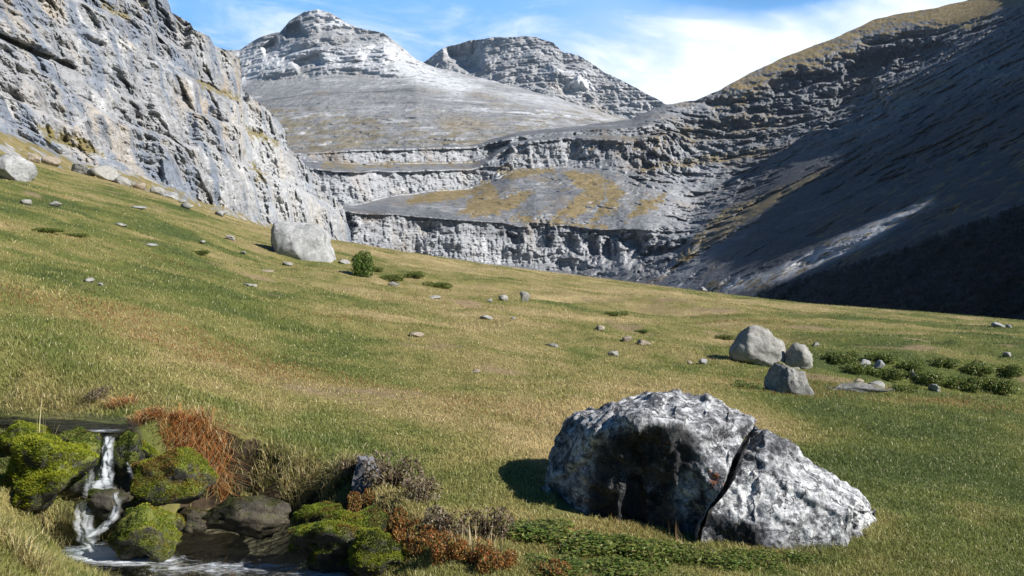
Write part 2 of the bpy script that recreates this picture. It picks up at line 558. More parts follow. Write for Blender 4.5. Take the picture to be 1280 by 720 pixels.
def layer(name, px0, px1, step, bot, top, nrow, depth, disp, mat, veg=None, pale=None, tone=None, back=(0.0, 0.25, 14), label=None, jag=0.0, jag_seed=3, level=None):
    """A mountain mass: the surface between the rows bot(px) and top(px) as seen from the meadow, with depth(px,py) its distance,
    closed behind its crest by a falling back slope."""
    px = np.arange(px0, px1 + step, step, dtype=float)
    b, tp = bot(px), top(px)
    if jag:
        q = np.stack([px / 26.0, px * 0, px * 0], 1)
        tp = tp + jag * fbm(q, 5, jag_seed)
    t = np.linspace(0, 1, nrow)[:, None]
    if level is None:
        PY = b[None] + (tp - b)[None] * t
    else:
        PY = np.maximum(b[None] + (level - b)[None] * t, tp[None])       # even rows, cut off at the crest
    PX = np.broadcast_to(px[None], PY.shape)
    D = depth(PX, PY)
    P = unproj(PX, PY, D)
    N = grid_normals(blur_grid(P, 4))
    # make the normals point towards the camera side
    s = np.sign(-(N[..., 1:2]) + 0.6 * N[..., 2:3])
    s[s == 0] = 1
    N = N * s
    fl = P.reshape(-1, 3)
    # relief: each point moves nearer or farther, so the surface never folds over itself
    off = disp(fl, N.reshape(-1, 3), PX.ravel(), PY.ravel())
    eye = np.array([0, 0, EYE])
    P = (eye + (fl - eye) * (1 + off / fl[:, 1])[:, None]).reshape(P.shape)
    # back slope
    zdrop, ddist, nb = back
    rows = [P]
    last = P[-1]
    for k in range(1, nb + 1):
        f = k / nb
        r = last.copy()
        r[:, 1] = last[:, 1] * (1 + ddist * f)
        r[:, 0] = last[:, 0] * (1 + ddist * f)
        r[:, 2] = last[:, 2] - (last[:, 2] + 60) * (f ** 1.5) * 0.98
        rows.append(r[None])
    A = np.concatenate(rows, 0)
    nr, nc = A.shape[:2]
    N2 = grid_normals(A)
    s2 = np.sign(N2[..., 2])
    up = np.abs(N2[..., 2])
    fp = np.concatenate([np.stack([PX, PY], -1), np.broadcast_to(np.stack([px, tp], -1)[None], (nb, nc, 2))], 0)
    vg = veg(A.reshape(-1, 3), up.ravel(), fp[..., 0].ravel(), fp[..., 1].ravel()) if veg else np.zeros(nr * nc)
    pl = pale(A.reshape(-1, 3), up.ravel(), fp[..., 0].ravel(), fp[..., 1].ravel()) if pale else np.zeros(nr * nc)
    tn = tone(A.reshape(-1, 3), up.ravel(), fp[..., 0].ravel(), fp[..., 1].ravel()) if tone else np.zeros(nr * nc)
    o = mesh_np(name, A.reshape(-1, 3), grid_faces(nr, nc), mat, attrs={'veg': vg, 'pale': pl, 'tone': tn})
    tag(o, label, None, None, 'structure')
    return o, P, PX, PY


def terr(z, period, sharp, seed, p, amp):
    """Ledge profile: -1..1 sawtooth-like step of bedding planes with wandering phase."""
    ph = z / period + amp * fbm(p, 3, seed)
    f = ph - np.floor(ph)
    return sstep(0.0, sharp, f) - f


# ---- the two far summits ------------------------------------------------------------------------------------------------------
far_top = [(150, 75), (215, 66), (262, 62), (300, 62), (318, 50), (330, 44), (350, 40), (362, 26), (380, 15), (397, 11), (415, 17), (430, 27), (452, 36),
           (480, 41), (492, 51), (520, 74), (545, 85), (580, 92), (640, 107), (700, 124), (760, 142), (800, 152), (900, 165), (980, 175)]


FAR_RECESS = [
    ([(352, 36), (372, 28), (382, 44), (358, 48)], 140),
    ([(395, 28), (412, 22), (440, 36), (470, 40), (484, 46), (440, 48), (400, 40)], 25),
    ([(328, 58), (344, 48), (348, 62), (332, 68)], 120),
    ([(368, 76), (398, 66), (404, 80), (374, 90)], 70),
    ([(300, 96), (430, 84), (540, 106), (540, 114), (430, 94), (300, 106)], 22),
]


def far_depth(px, py):
    tp = curve(far_top, px)
    b = np.interp(px, [150, 300, 400, 520, 620, 700, 800, 980], [120, 112, 96, 98, 118, 135, 158, 180])
    dt = np.interp(px, [150, 300, 400, 500, 700, 980], [3400, 3300, 3150, 3000, 2700, 2400])
    base = np.interp(px, [150, 400, 700, 980], [1750, 1650, 1500, 1450])
    u = np.clip((py - b) / (205.0 - b), 0, 1)
    d_ap = 1 / ((1 - u) / (dt * 0.88) + u / base)
    v = np.clip((b - py) / (b - tp + 1e-6), 0, 1)
    d_up = dt * (0.88 + 0.12 * v)
    for poly, dep in FAR_RECESS:
        d_up = d_up + dep * inside_poly(poly, px + wig(px, 9.0, 58, 2.0), py, 3.0)
    return np.where(py > b, d_ap, d_up)


def far_disp(p, n, px, py):
    steep = sstep(125, 92, py)
    q = np.stack([p[:, 0], p[:, 1] * 0.5, p[:, 2]], 1)
    a = 34 * fbm(q / 320.0, 6, 1) + 26 * ridged(q / np.array([120., 120., 90.]), 6, 5, gain=0.62)
    st = terr(p[:, 2] - 0.10 * p[:, 0], 62.0, 0.14, 9, p / 900.0, 0.9)
    st2 = terr(p[:, 2] + 0.05 * p[:, 0], 19.0, 0.18, 10, p / 400.0, 0.9)
    low = 10 * fbm(q / 120.0, 5, 15) + 22 * st2 * sstep(118, 160, py) * sstep(-0.4, 0.3, fbm(q / np.array([260., 200., 60.]), 3, 16)) + 10 * ridged(q / np.array([70., 70., 40.]), 5, 17) + 6 * ridged(np.stack([p[:, 0] / 55.0, p[:, 1] / 260.0, p[:, 2] / 500.0], 1), 4, 21) * sstep(180, 120, py) + 2.6 * fbm(q / 12.0, 4, 23)
    return steep * (0.7 * a + 26 * st + 8 * st2) + (1 - steep) * low


def far_veg(p, up, px, py):
    v = 0.46 * sstep(105, 155, py) + 0.12 + 0.22 * fbm(np.stack([px / 90.0, py / 9.0, py * 0], 1), 4, 25)
    v = v - 0.25 * inside_poly([(380, 130), (560, 110), (760, 150), (700, 170), (480, 165)], px, py, 25)
    return np.clip(v, 0, 1) * sstep(0.55, 0.85, up)


def far_pale(p, up, px, py):
    a = inside_poly([(296, 66), (350, 56), (420, 64), (485, 52), (530, 82), (600, 108), (575, 120), (510, 98), (440, 84), (380, 80), (330, 92), (300, 105)], px, py, 9)
    b = inside_poly([(600, 110), (700, 126), (780, 146), (770, 152), (640, 126)], px, py, 8)
    c = inside_poly([(385, 16), (400, 12), (440, 34), (405, 24)], px, py, 4)
    return np.clip(0.9 * (a + 0.6 * b + c) + 0.22 * sstep(115, 95, py), 0, 0.9)


o, _, _, _ = layer('far_mountain', 150, 980, 1.0, lambda x: np.full_like(x, 215.0), lambda x: curve(far_top, x), 230, far_depth, far_disp, M_FAR, far_veg, far_pale,
                   label='bare grey pyramid mountain with pale scree bands at the head of the valley', jag=1.3)

second_top = [(500, 100), (535, 74), (545, 66), (562, 57), (600, 49), (620, 46), (650, 45), (672, 47), (692, 53), (705, 66), (722, 69), (738, 78), (752, 88), (772, 98), (790, 108), (812, 119),
              (830, 129), (860, 140), (940, 160)]


def second_depth(px, py):
    tp = curve(second_top, px)
    dt = np.interp(px, [500, 560, 640, 720, 830, 940], [4000, 3850, 3600, 3450, 3050, 2900])
    v = np.clip((py - tp) / 75.0, 0, 1)
    d = dt * (1 - 0.13 * v)
    d = d - 90 * inside_poly([(690, 82), (730, 90), (735, 112), (700, 100)], px, py, 10)
    d = d + 260 * inside_poly([(560, 60), (596, 52), (600, 85), (586, 88), (560, 72)], px, py, 7)
    return d


def second_disp(p, n, px, py):
    q = np.stack([p[:, 0], p[:, 1] * 0.5, p[:, 2]], 1)
    a = 34 * fbm(q / 240.0, 6, 31) + 30 * ridged(q / np.array([90., 90., 110.]), 6, 35, gain=0.62)
    st = terr(p[:, 2] - 0.06 * p[:, 0], 58.0, 0.14, 39, p / 700.0, 0.8)
    st2 = terr(p[:, 2], 17.0, 0.18, 40, p / 300.0, 0.8)
    return a + 22 * st + 9 * st2


layer('second_mountain', 500, 940, 1.0, lambda x: curve(second_top, x) + 85, lambda x: curve(second_top, x), 130, second_depth, second_disp, M_FAR,
      lambda p, up, px, py: 0.15 * sstep(0.7, 0.95, up), lambda p, up, px, py: 0.75 * inside_poly([(715, 88), (738, 100), (734, 118), (705, 104)], px, py, 6) + 0.24,
      label='stepped rocky summit behind the shoulder of the pyramid mountain', jag=2.0, jag_seed=12)

# ---- the cirque at the valley head and the right-hand mountain ----------------------------------------------------------------
right_top = [(330, 192), (380, 190), (440, 186), (590, 181), (606, 178), (622, 172), (645, 165), (700, 160), (745, 155), (790, 148), (812, 138), (830, 131), (870, 125), (900, 112), (920, 101), (940, 90), (1000, 63),
             (1050, 45), (1075, 33), (1090, 25), (1130, 16), (1170, 10), (1210, 0), (1260, -22), (1330, -50), (1500, -85), (1900, -60)]
K1 = [(330, 335), (380, 322), (430, 306), (470, 312), (520, 318), (600, 328), (680, 338), (760, 346), (850, 342), (1000, 335), (1900, 330)]       # foot of the lower cliff
K2 = [(330, 262), (380, 260), (420, 263), (470, 267), (520, 270), (600, 276), (660, 283), (700, 281), (760, 287), (800, 285), (850, 282), (950, 275), (1900, 270)]  # its rim
K3 = [(330, 258), (380, 252), (440, 256), (480, 248), (540, 240), (590, 236), (615, 227), (640, 214), (690, 210), (760, 212), (800, 216), (850, 214), (1900, 210)]  # foot of the upper cliff
K4 = [(330, 208), (380, 210), (450, 214), (520, 213), (590, 212), (606, 206), (620, 192), (640, 180), (700, 172), (790, 176), (850, 168), (1900, 165)]
K5 = [(330, 204), (380, 202), (450, 206), (520, 205), (590, 204), (606, 198), (620, 188), (640, 178), (700, 168), (790, 170), (850, 160), (1900, 150)]
K6 = [(330, 193), (380, 191), (440, 187), (590, 183), (606, 180), (620, 177), (645, 170), (700, 164), (790, 160), (850, 150), (1900, 140)]


def cirque_depth(px, py):
    d1 = curve_s([(330, 640), (380, 700), (430, 760), (520, 860), (660, 930), (760, 960), (850, 930), (1900, 900)], px, 40) + wig(px, 60.0, 51, 16, 2)
    k = [curve_s(K, px, 9) for K in (K1, K2, K3, K4, K5, K6)]
    k[1] = k[1] + wig(px, 44.0, 52, 3.0, 2)
    k[2] = k[2] + wig(px, 50.0, 53, 3.0, 2)
    k[3] = k[3] + wig(px, 44.0, 54, 3.0, 2)
    d2 = d1 + 14
    d3 = curve_s([(330, 820), (430, 930), (520, 1080), (620, 1190), (760, 1230), (1900, 1250)], px, 60) + wig(px, 60.0, 55, 16, 2)
    d4 = d3 + 20
    d5 = d4 + 75
    d6 = d5 + 14
    d7 = d6 + 260
    rows = [(curve([(a, b + 45) for a, b in K1], px), d1 - 60)] + list(zip(k, (d1, d2, d3, d4, d5, d6))) + [(np.minimum(curve(right_top, px), k[5] - 1) - 4, d7)]
    D = np.full(px.shape, np.nan)
    D = 1 / np.broadcast_to(rows[0][1], px.shape)
    res = np.array(D)
    for (pa, da), (pb, db) in zip(rows[:-1], rows[1:]):
        f = np.clip((pa - py) / np.maximum(pa - pb, 0.4), 0, 1)
        seg = 1 / da + (1 / db - 1 / da) * f
        res = np.where(py < pa, seg, res)
    return 1 / res


def right_slope_depth(px, py):
    """The valley's right side: a long 32 degree slope whose foot lies about 155 m to the right."""
    X = (px - 640) / F
    E = (HZ - py) / F
    den = 0.62 * X - E
    return 110.0 / np.maximum(den, 0.012)


RECESS = [  # caves and deep set-backs of the cliffs: outline, depth in metres, softness
    ([(420, 268), (434, 264), (442, 276), (440, 300), (424, 296)], 26, 2.5),
    ([(462, 272), (480, 270), (486, 300), (470, 304)], 8, 3),
    ([(522, 278), (540, 276), (542, 300), (530, 306)], 9, 3),
    ([(634, 292), (648, 290), (652, 306), (638, 310)], 14, 2.5),
    ([(664, 284), (676, 274), (690, 284), (690, 312), (676, 318), (664, 304)], 24, 4),
    ([(700, 292), (716, 290), (722, 318), (704, 320)], 14, 3),
    ([(733, 296), (745, 292), (750, 322), (738, 328)], 18, 2.5),
    ([(752, 306), (762, 300), (766, 326), (754, 330)], 16, 2.5),
    ([(776, 296), (800, 294), (806, 325), (786, 336)], 22, 3),
    ([(806, 318), (850, 300), (866, 306), (826, 340), (800, 342)], 30, 4),
    ([(606, 184), (632, 178), (640, 192), (622, 206), (606, 200)], 30, 3),
    ([(640, 180), (660, 172), (658, 196), (644, 200)], 16, 3),
    ([(704, 172), (722, 170), (730, 202), (708, 206)], 26, 3),
    ([(748, 176), (776, 174), (786, 204), (752, 206)], 20, 4),
    ([(780, 172), (812, 168), (818, 186), (790, 192)], 16, 4),
    ([(520, 216), (530, 214), (532, 232), (522, 234)], 6, 2),
    ([(884, 126), (912, 122), (918, 138), (892, 142)], 26, 3),
    ([(960, 104), (1000, 92), (1006, 108), (968, 122)], 30, 4),
    ([(900, 160), (950, 148), (956, 160), (908, 172)], 22, 4),
    ([(1060, 84), (1085, 72), (1108, 64), (1120, 72), (1090, 98), (1095, 116), (1112, 134), (1082, 150), (1046, 168), (1030, 152), (1045, 122)], 95, 4),
    ([(1128, 66), (1172, 52), (1196, 60), (1150, 82), (1118, 86)], 60, 4),
]


def valley_depth(px, py):
    a = cirque_depth(px, py)
    b = right_slope_depth(px, py)
    # far end of the slope bends round into the cirque
    c = np.interp(py, [0, 60, 130, 200, 290, 345], [1750, 1650, 1520, 1330, 1010, 930]) + np.maximum(px - 850, 0) * -0.55
    m = sstep(800, 880, px)
    far = a * (1 - m) + c * m
    k = 5.0
    d = (far ** -k + b ** -k) ** (-1 / k)
    w2 = fbm(np.stack([px.ravel() / 9.0, py.ravel() / 9.0, px.ravel() * 0], 1), 3, 57).reshape(px.shape)
    w3 = fbm(np.stack([px.ravel() / 7.0, py.ravel() / 12.0, px.ravel() * 0 + 5], 1), 3, 58).reshape(px.shape)
    for poly, dep, fe in RECESS:
        d = d + 0.8 * dep * inside_poly(poly, px + 5.0 * w2, py + 5.0 * w3, fe + 1.0)
    return d


def valley_disp(p, n, px, py):
    cirq = sstep(930, 820, px)
    sc = np.clip(p[:, 1] / 1000.0, 0.3, 1.4)
    steep = sstep(0.80, 0.50, np.abs(n[:, 2]))
    band = inside_poly([(790, 140), (900, 112), (1000, 80), (1075, 50), (1130, 40), (1200, 40), (1290, 10), (1400, -20), (1400, 130), (1200, 130), (1100, 170), (1000, 190), (860, 225), (790, 240)], px, py, 24)
    band2 = inside_poly([(800, 300), (850, 262), (900, 225), (980, 205), (930, 290), (840, 345), (790, 345)], px, py, 14)
    band = band * (0.25 + 0.75 * sstep(12, 42, py - curve(right_top, px)))
    lower = sstep(800, 900, px) * (1 - band) * sstep(20, 50, py - curve(right_top, px))
    ribs = ridged(np.stack([p[:, 0] / 11.0, p[:, 1] / 22.0, p[:, 2] / 70.0], 1), 5, 77, gain=0.6)
    rough = ridged(p / np.array([30., 45., 26.]), 6, 65, gain=0.62)
    big = fbm(p / 85.0, 6, 61, gain=0.52)
    led = terr(p[:, 2] + 0.05 * p[:, 0], 24.0, 0.12, 69, p / 300.0, 0.8)
    led2 = terr(p[:, 2], 8.0, 0.16, 73, p / 120.0, 0.7)
    # the right-hand walls: a few thick beds, broken along their length, thin ones between
    bed = terr(p[:, 2] + 0.07 * p[:, 0] - 0.03 * p[:, 1], 46.0, 0.10, 70, p / 170.0, 0.9)
    thin = terr(p[:, 2] + 0.05 * p[:, 0], 15.0, 0.14, 71, p / 70.0, 0.9)
    brk = sstep(-0.35, 0.25, fbm(p / np.array([70., 70., 30.]), 4, 72))
    brk2 = sstep(-0.1, 0.4, fbm(p / np.array([45., 45., 20.]), 4, 74))
    grain = fbm(p / 4.5, 4, 79)
    crag = cirq * steep
    d = 7.0 * big * np.clip(cirq + band, 0, 1)
    d = d + crag * (4.0 * ribs + 4.5 * rough + 4.0 * led + 2.2 * led2)
    d = d + cirq * (1 - steep) * (4.0 * rough + 4.5 * led2 * sstep(-0.3, 0.3, big) + 3.0 * big)
    d = d + (band + 0.55 * band2) * (11.0 * rough + 34.0 * bed * brk + 11.0 * thin * brk2 + 5.0 * ribs) * sc
    up = inside_poly([(1040, 130), (1130, 90), (1240, 20), (1420, -40), (1420, 120), (1260, 190), (1120, 240), (1020, 230)], px, py, 30)
    out = sstep(-0.05, 0.6, fbm(p / 55.0, 4, 85))
    d = d + lower * sc * ((1.5 + 9.0 * out) * rough + (6.0 * thin + 14.0 * bed) * out * brk + up * (26.0 * bed * brk + 12.0 * rough))
    return d + 0.8 * grain * sc


def valley_veg(p, up, px, py):
    v = np.zeros(len(p))
    # turf tongues on the fan between the two cliffs
    wob = 5 * fbm(np.stack([px / 22.0, py / 22.0, py * 0], 1), 4, 81)
    wob2 = 4 * fbm(np.stack([px / 6.0, py / 6.0, py * 0], 1), 3, 82)
    qx = px + wob + wob2
    qy = py + 0.6 * wob + 0.7 * wob2
    for poly, am in (
        ([(502, 250), (545, 238), (592, 234), (612, 222), (618, 232), (588, 246), (545, 254), (515, 256)], 0.9),
        ([(600, 240), (616, 224), (622, 236), (626, 268), (596, 272), (570, 268)], 0.8),
        ([(618, 212), (640, 208), (690, 208), (700, 216), (660, 220), (628, 226)], 0.8),
        ([(616, 248), (660, 236), (672, 242), (640, 262), (616, 268)], 0.8),
        ([(700, 214), (744, 214), (762, 226), (752, 252), (726, 270), (684, 276), (700, 262), (728, 240), (712, 226)], 0.85),
        ([(762, 222), (780, 240), (770, 262), (742, 280), (730, 276), (756, 256)], 0.85),
        ([(800, 250), (836, 238), (830, 252), (800, 272), (782, 280), (790, 264)], 0.8),
        ([(640, 268), (700, 274), (760, 280), (756, 287), (680, 284), (640, 278)], 0.75),
    ):
        v = np.maximum(v, 1.05 * am * inside_poly(poly, qx, qy, 7))
    v = np.maximum(v, 0.30 * inside_poly([(500, 248), (612, 222), (700, 210), (800, 220), (842, 240), (800, 284), (690, 282), (560, 268)], qx, qy, 8))
    # high pasture along the right crest
    cr = curve(right_top, px)
    v = np.maximum(v, 0.85 * sstep(46, 22, py - cr - 10 * fbm(np.stack([px / 60.0, py / 20.0, py * 0], 1), 3, 84)) * sstep(850, 930, px))
    v = np.maximum(v, 0.55 * inside_poly([(1105, 118), (1190, 92), (1200, 104), (1120, 128)], px, py, 5))
    v = np.maximum(v, 0.7 * inside_poly([(800, 205), (900, 190), (965, 183), (960, 195), (880, 208), (800, 218)], px, py, 7))
    v = np.maximum(v, 0.62 * inside_poly([(900, 262), (1000, 222), (1046, 200), (1040, 212), (960, 262), (860, 330), (835, 345), (850, 310)], px, py, 7))
    v = np.maximum(v, 0.45 * inside_poly([(880, 352), (960, 340), (1060, 300), (1165, 252), (1100, 300), (960, 362), (880, 372)], px, py, 6))
    v = np.maximum(v, 0.55 * inside_poly([(600, 195), (800, 160), (980, 120), (980, 170), (800, 200)], px, py, 30))
    v = np.maximum(v, 0.55 * inside_poly([(400, 214), (600, 206), (600, 198), (400, 200)], px, py, 4))
    v = np.maximum(v, 0.35 * inside_poly([(1000, 250), (1300, 120), (1300, 260), (1000, 360)], px, py, 30))
    return v * sstep(0.35, 0.75, up)


def valley_pale(p, up, px, py):
    a = 0.75 * inside_poly([(900, 352), (960, 340), (1060, 292), (1166, 246), (1166, 254), (1080, 308), (980, 350), (905, 368)], px, py, 5)  # sunlit strip of the slope painted brighter
    b = 0.75 * inside_poly([(395, 225), (450, 214), (595, 212), (595, 236), (500, 250), (440, 258), (395, 256)], px, py, 8)
    c = 0.5 * inside_poly([(420, 280), (660, 300), (800, 300), (800, 335), (640, 330), (430, 300)], px, py, 10)
    e = 0.45 * inside_poly([(780, 235), (850, 205), (900, 215), (880, 260), (820, 300), (780, 290)], px, py, 14)
    f = 0.5 * inside_poly([(640, 172), (720, 172), (740, 210), (650, 212)], px, py, 10)
    g = 0.5 * inside_poly([(420, 190), (600, 183), (600, 204), (440, 206)], px, py, 5)
    return 0.65 * np.clip(a + b + c + e + f + g, 0, 1) + 0.35 * np.clip(a, 0, 1)


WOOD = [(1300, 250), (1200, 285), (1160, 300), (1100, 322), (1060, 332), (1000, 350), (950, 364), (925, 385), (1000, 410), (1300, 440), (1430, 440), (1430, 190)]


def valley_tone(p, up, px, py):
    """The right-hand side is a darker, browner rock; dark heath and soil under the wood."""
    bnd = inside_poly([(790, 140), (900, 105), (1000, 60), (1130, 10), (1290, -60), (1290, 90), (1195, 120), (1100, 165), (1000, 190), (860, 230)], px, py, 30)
    v = (0.78 - 0.36 * bnd) * sstep(830, 960, px) * (1 - inside_poly([(900, 352), (960, 340), (1060, 292), (1166, 246), (1166, 254), (1080, 308), (980, 350), (905, 368)], px, py, 6))  # heavier in the slope's shade, none on its sunlit strip
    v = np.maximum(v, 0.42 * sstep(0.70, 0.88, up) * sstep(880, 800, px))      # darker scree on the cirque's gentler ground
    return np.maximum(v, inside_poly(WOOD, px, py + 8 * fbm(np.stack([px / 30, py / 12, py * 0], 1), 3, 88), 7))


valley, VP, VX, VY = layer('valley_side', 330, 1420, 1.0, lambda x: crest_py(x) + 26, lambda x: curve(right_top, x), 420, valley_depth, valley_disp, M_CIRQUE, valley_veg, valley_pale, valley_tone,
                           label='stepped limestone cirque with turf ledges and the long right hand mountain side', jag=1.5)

# ---- the ridge that stands out of the frame to the right and shades the slope below it -----------------------------------------
SHADE = [
    [(1262, -40), (1250, 0), (1243, 38), (1206, 62), (1194, 108), (1150, 128), (1112, 134), (1090, 112), (1078, 84), (1060, 86), (1040, 132), (1015, 162), (985, 184), (930, 214), (872, 246),
     (930, 224), (985, 207), (1046, 193), (1046, 206), (985, 242), (925, 290), (864, 322), (908, 330), (912, 342), (960, 328), (1060, 292), (1166, 246), (1166, 252), (1080, 310), (985, 348), (940, 366),
     (960, 420), (1420, 460), (1420, -60)],
]


def ridge_from_shadow():
    sel = (VY < crest_py(VX) + 6) & (VX > 800)
    px, py = VX[sel], VY[sel]
    P = VP[sel]
    keep = np.arange(len(P)) % 1 == 0
    px, py, P = px[keep], py[keep], P[keep]
    shade = poly_sd(SHADE[0], px, py) < 0
    # the wall line: through the origin, WX metres right per metre ahead
    WX = 0.66
    t = (WX * P[:, 1] - P[:, 0]) / (SUN[0] - WX * SUN[1])
    ok = t > 8
    W = P + SUN * t[:, None]
    u, h = W[ok, 1], W[ok, 2]
    sh = shade[ok]
    us = np.arange(60, 1900, 6.0)
    hs = np.full(len(us), np.nan)
    for i, c in enumerate(us):
        m = np.abs(u - c) < 5
        if m.sum() < 12:
            continue
        hh, ss = h[m], sh[m]
        o = np.argsort(hh)
        hh, ss = hh[o], ss[o]
        # crest between: shaded points below, lit ones above
        cost = np.cumsum(~ss) + (ss.sum() - np.cumsum(ss))
        j = int(np.argmin(cost))
        hs[i] = hh[j] if cost[j] < ss.sum() else hh[0] - 5
    g = ~np.isnan(hs)
    return WX, us[g], hs[g]


WX, RU, RH = ridge_from_shadow()
print('RIDGE', [(int(a), int(b)) for a, b in zip(RU, RH)][::4])
def build_ridge():
    us = np.arange(RU[0] - 60, RU[-1] + 160, 6.0)
    h = np.interp(us, RU, RH)
    h = h + 2.0 * fbm(np.stack([us / 25.0, us * 0, us * 0 + 2], 1), 4, 90)
    h[us < RU[0]] = RH[0] - (RU[0] - us[us < RU[0]]) * 0.6
    h[us > RU[-1]] = RH[-1] - (us[us > RU[-1]] - RU[-1]) * 0.6
    h = np.maximum(h, 4)
    perp = np.array([1.0, -WX, 0]) / math.hypot(1, WX)
    prof = [(-0.16, -30), (-0.12, 0.25), (-0.06, 0.6), (-0.015, 0.93), (0, 1.0), (0.03, 0.93), (0.3, 0.6), (0.7, 0.2), (1.0, -30)]
    rows = []
    for a, b in prof:
        base = np.stack([WX * us, us, np.zeros_like(us)], 1) + perp[None] * (a * np.maximum(h, 20))[:, None]
        base[:, 2] = (h * b) if b > 0 else b
        rows.append(base)
    A = np.stack(rows, 0)
    # subdivide the profile and roughen everything but the crest
    fine = []
    for i in range(len(A) - 1):
        for f in np.linspace(0, 1, 16, endpoint=False):
            fine.append(A[i] * (1 - f) + A[i + 1] * f)
    fine.append(A[-1])
    A = np.stack(fine, 0)
    fl = A.reshape(-1, 3)
    N = grid_normals(A).reshape(-1, 3)
    amp = np.abs(np.arange(A.shape[0]) - 64) / 16.0
    amp = np.repeat(np.clip(amp, 0, 1), A.shape[1])
    fl = fl + N * (amp * (5 * fbm(fl / 40.0, 6, 93) + 4 * ridged(fl / np.array([16., 16., 22.]), 5, 95) + 6 * terr(fl[:, 2], 18.0, 0.12, 97, fl / 60.0, 0.9)))[:, None]
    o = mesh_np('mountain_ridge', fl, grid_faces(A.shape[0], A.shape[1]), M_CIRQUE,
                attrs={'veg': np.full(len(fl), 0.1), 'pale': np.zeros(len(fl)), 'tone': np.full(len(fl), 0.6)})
    tag(o, 'steep rocky ridge that shades the right hand mountain side', None, None, 'structure')


build_ridge()

# ---- the cliff on the left ------------------------------------------------------------------------------------------------------
cl_top = [(-260, -190), (-160, -140), (0, -75), (100, -50), (180, -22), (205, -6), (211, 2), (214, 14), (228, 22), (238, 30), (242, 38), (262, 45), (268, 56), (290, 66), (299, 72), (301, 78), (303, 112), (318, 124), (340, 142), (354, 157), (357, 162), (359, 184),
          (376, 200), (398, 222), (402, 238), (416, 248), (430, 262), (434, 280), (440, 296)]
cl_foot = [(-260, 80), (-160, 120), (0, 160), (40, 176), (100, 203), (150, 212), (190, 222), (250, 250), (330, 276), (380, 286), (440, 302)]


def cl_bot(px):
    return np.maximum(crest_py(px) + 26, curve(cl_foot, px) + 22)


def cl_depth(px, py):
    X = np.minimum((px - 640) / F, -0.16)
    base = 100.0 / -X
    tp, ft = curve(cl_top, px), curve(cl_foot, px)
    u = np.clip((ft - py) / 190.0, 0, 1.6)
    d = base * (1 + 0.17 * u ** 1.2)
    # talus below the foot
    v = np.clip((py - ft) / 40.0, 0, 1)
    d = d - base * 0.16 * v

    # ledges and overhangs: line points, set-back above (m), notch below (m)
    def ledge(line, back, notch, wd, px0, px1):
        ly = curve(line, px)
        ly = ly + 2.2 * wig(px, 18.0, int(line[0][1]) % 50 + 100, 1.0)
        m = sstep(px0 - 12, px0 + 4, px) * sstep(px1 + 12, px1 - 4, px)
        return m * (back * sstep(1.5, -1.5, py - ly) + notch * np.exp(-((py - ly - wd * 0.7) / wd) ** 2))
    s = base / 167.0
    d = d + s * ledge([(-200, -20), (0, 42), (40, 60), (88, 80), (120, 96)], -1.5, 6.0, 4.0, -200, 90)
    d = d + s * ledge([(90, 0), (170, 22), (230, 62)], 8.0, 3.0, 3.0, 120, 232)
    d = d + s * ledge([(170, 55), (230, 92), (300, 128)], 15.0, 3.0, 3.0, 195, 302)
    d = d + s * ledge([(60, 95), (150, 150), (230, 178), (300, 205)], 5.0, 3.0, 2.5, 75, 240)
    d = d + s * ledge([(240, 140), (300, 158), (352, 180)], 11.0, 2.0, 3.0, 250, 360)
    d = d + s * ledge([(300, 205), (360, 228), (420, 262)], 14.0, 1.5, 3.0, 305, 430)
    d = d + s * ledge([(100, 40), (130, 55)], 0.0, 4.0, 5.0, 98, 128)
    d = d + s * ledge([(0, 10), (60, 30), (130, 40)], 1.0, 2.0, 3.0, 40, 120)
    # low broken ledge at the foot
    d = d + s * ledge([(0, 148), (60, 172), (110, 192), (190, 214)], 4.0, 1.5, 2.5, -60, 185)
    return d


def cl_disp(p, n, px, py):
    dip = p[:, 2] - 0.01 * p[:, 1]
    ft = curve(cl_foot, px)
    body = sstep(9, 0, py - ft)
    face = np.interp(px, [-260, 0, 200, 440], [0.8, 0.72, 0.55, 0.36])     # a wall seen edge-on needs less relief along the sight line
    sc = p[:, 1] / 200.0 * face
    pil = ridged(np.stack([p[:, 0] / 6.0, p[:, 1] / 7.0, p[:, 2] / 26.0], 1), 5, 127, gain=0.6)
    rough = ridged(np.stack([p[:, 0] / 8.0, p[:, 1] / 12.0, dip / 7.0], 1), 6, 115, gain=0.62)
    big = fbm(p / np.array([30., 40., 24.]), 6, 111, gain=0.52)
    led = terr(dip, 11.0, 0.10, 119, p / 60.0, 1.0)
    led2 = terr(dip, 3.4, 0.14, 123, p / 20.0, 0.9)
    m = sstep(-0.2, 0.35, fbm(p / 26.0, 3, 129))       # smooth water-worn faces between the broken ones
    g = fbm(p / 1.4, 4, 131)
    d = body * sc * (5.0 * big + (1.0 + 2.2 * m) * rough * 1.3 + 1.4 * pil + led * (2.2 + 3.6 * m) + led2 * (0.8 + 1.8 * m)) + 0.35 * g * sc
    return d + (1 - body) * sc * (1.5 * led2 + 2.0 * fbm(p / 6.0, 5, 133) + 0.8 * rough)


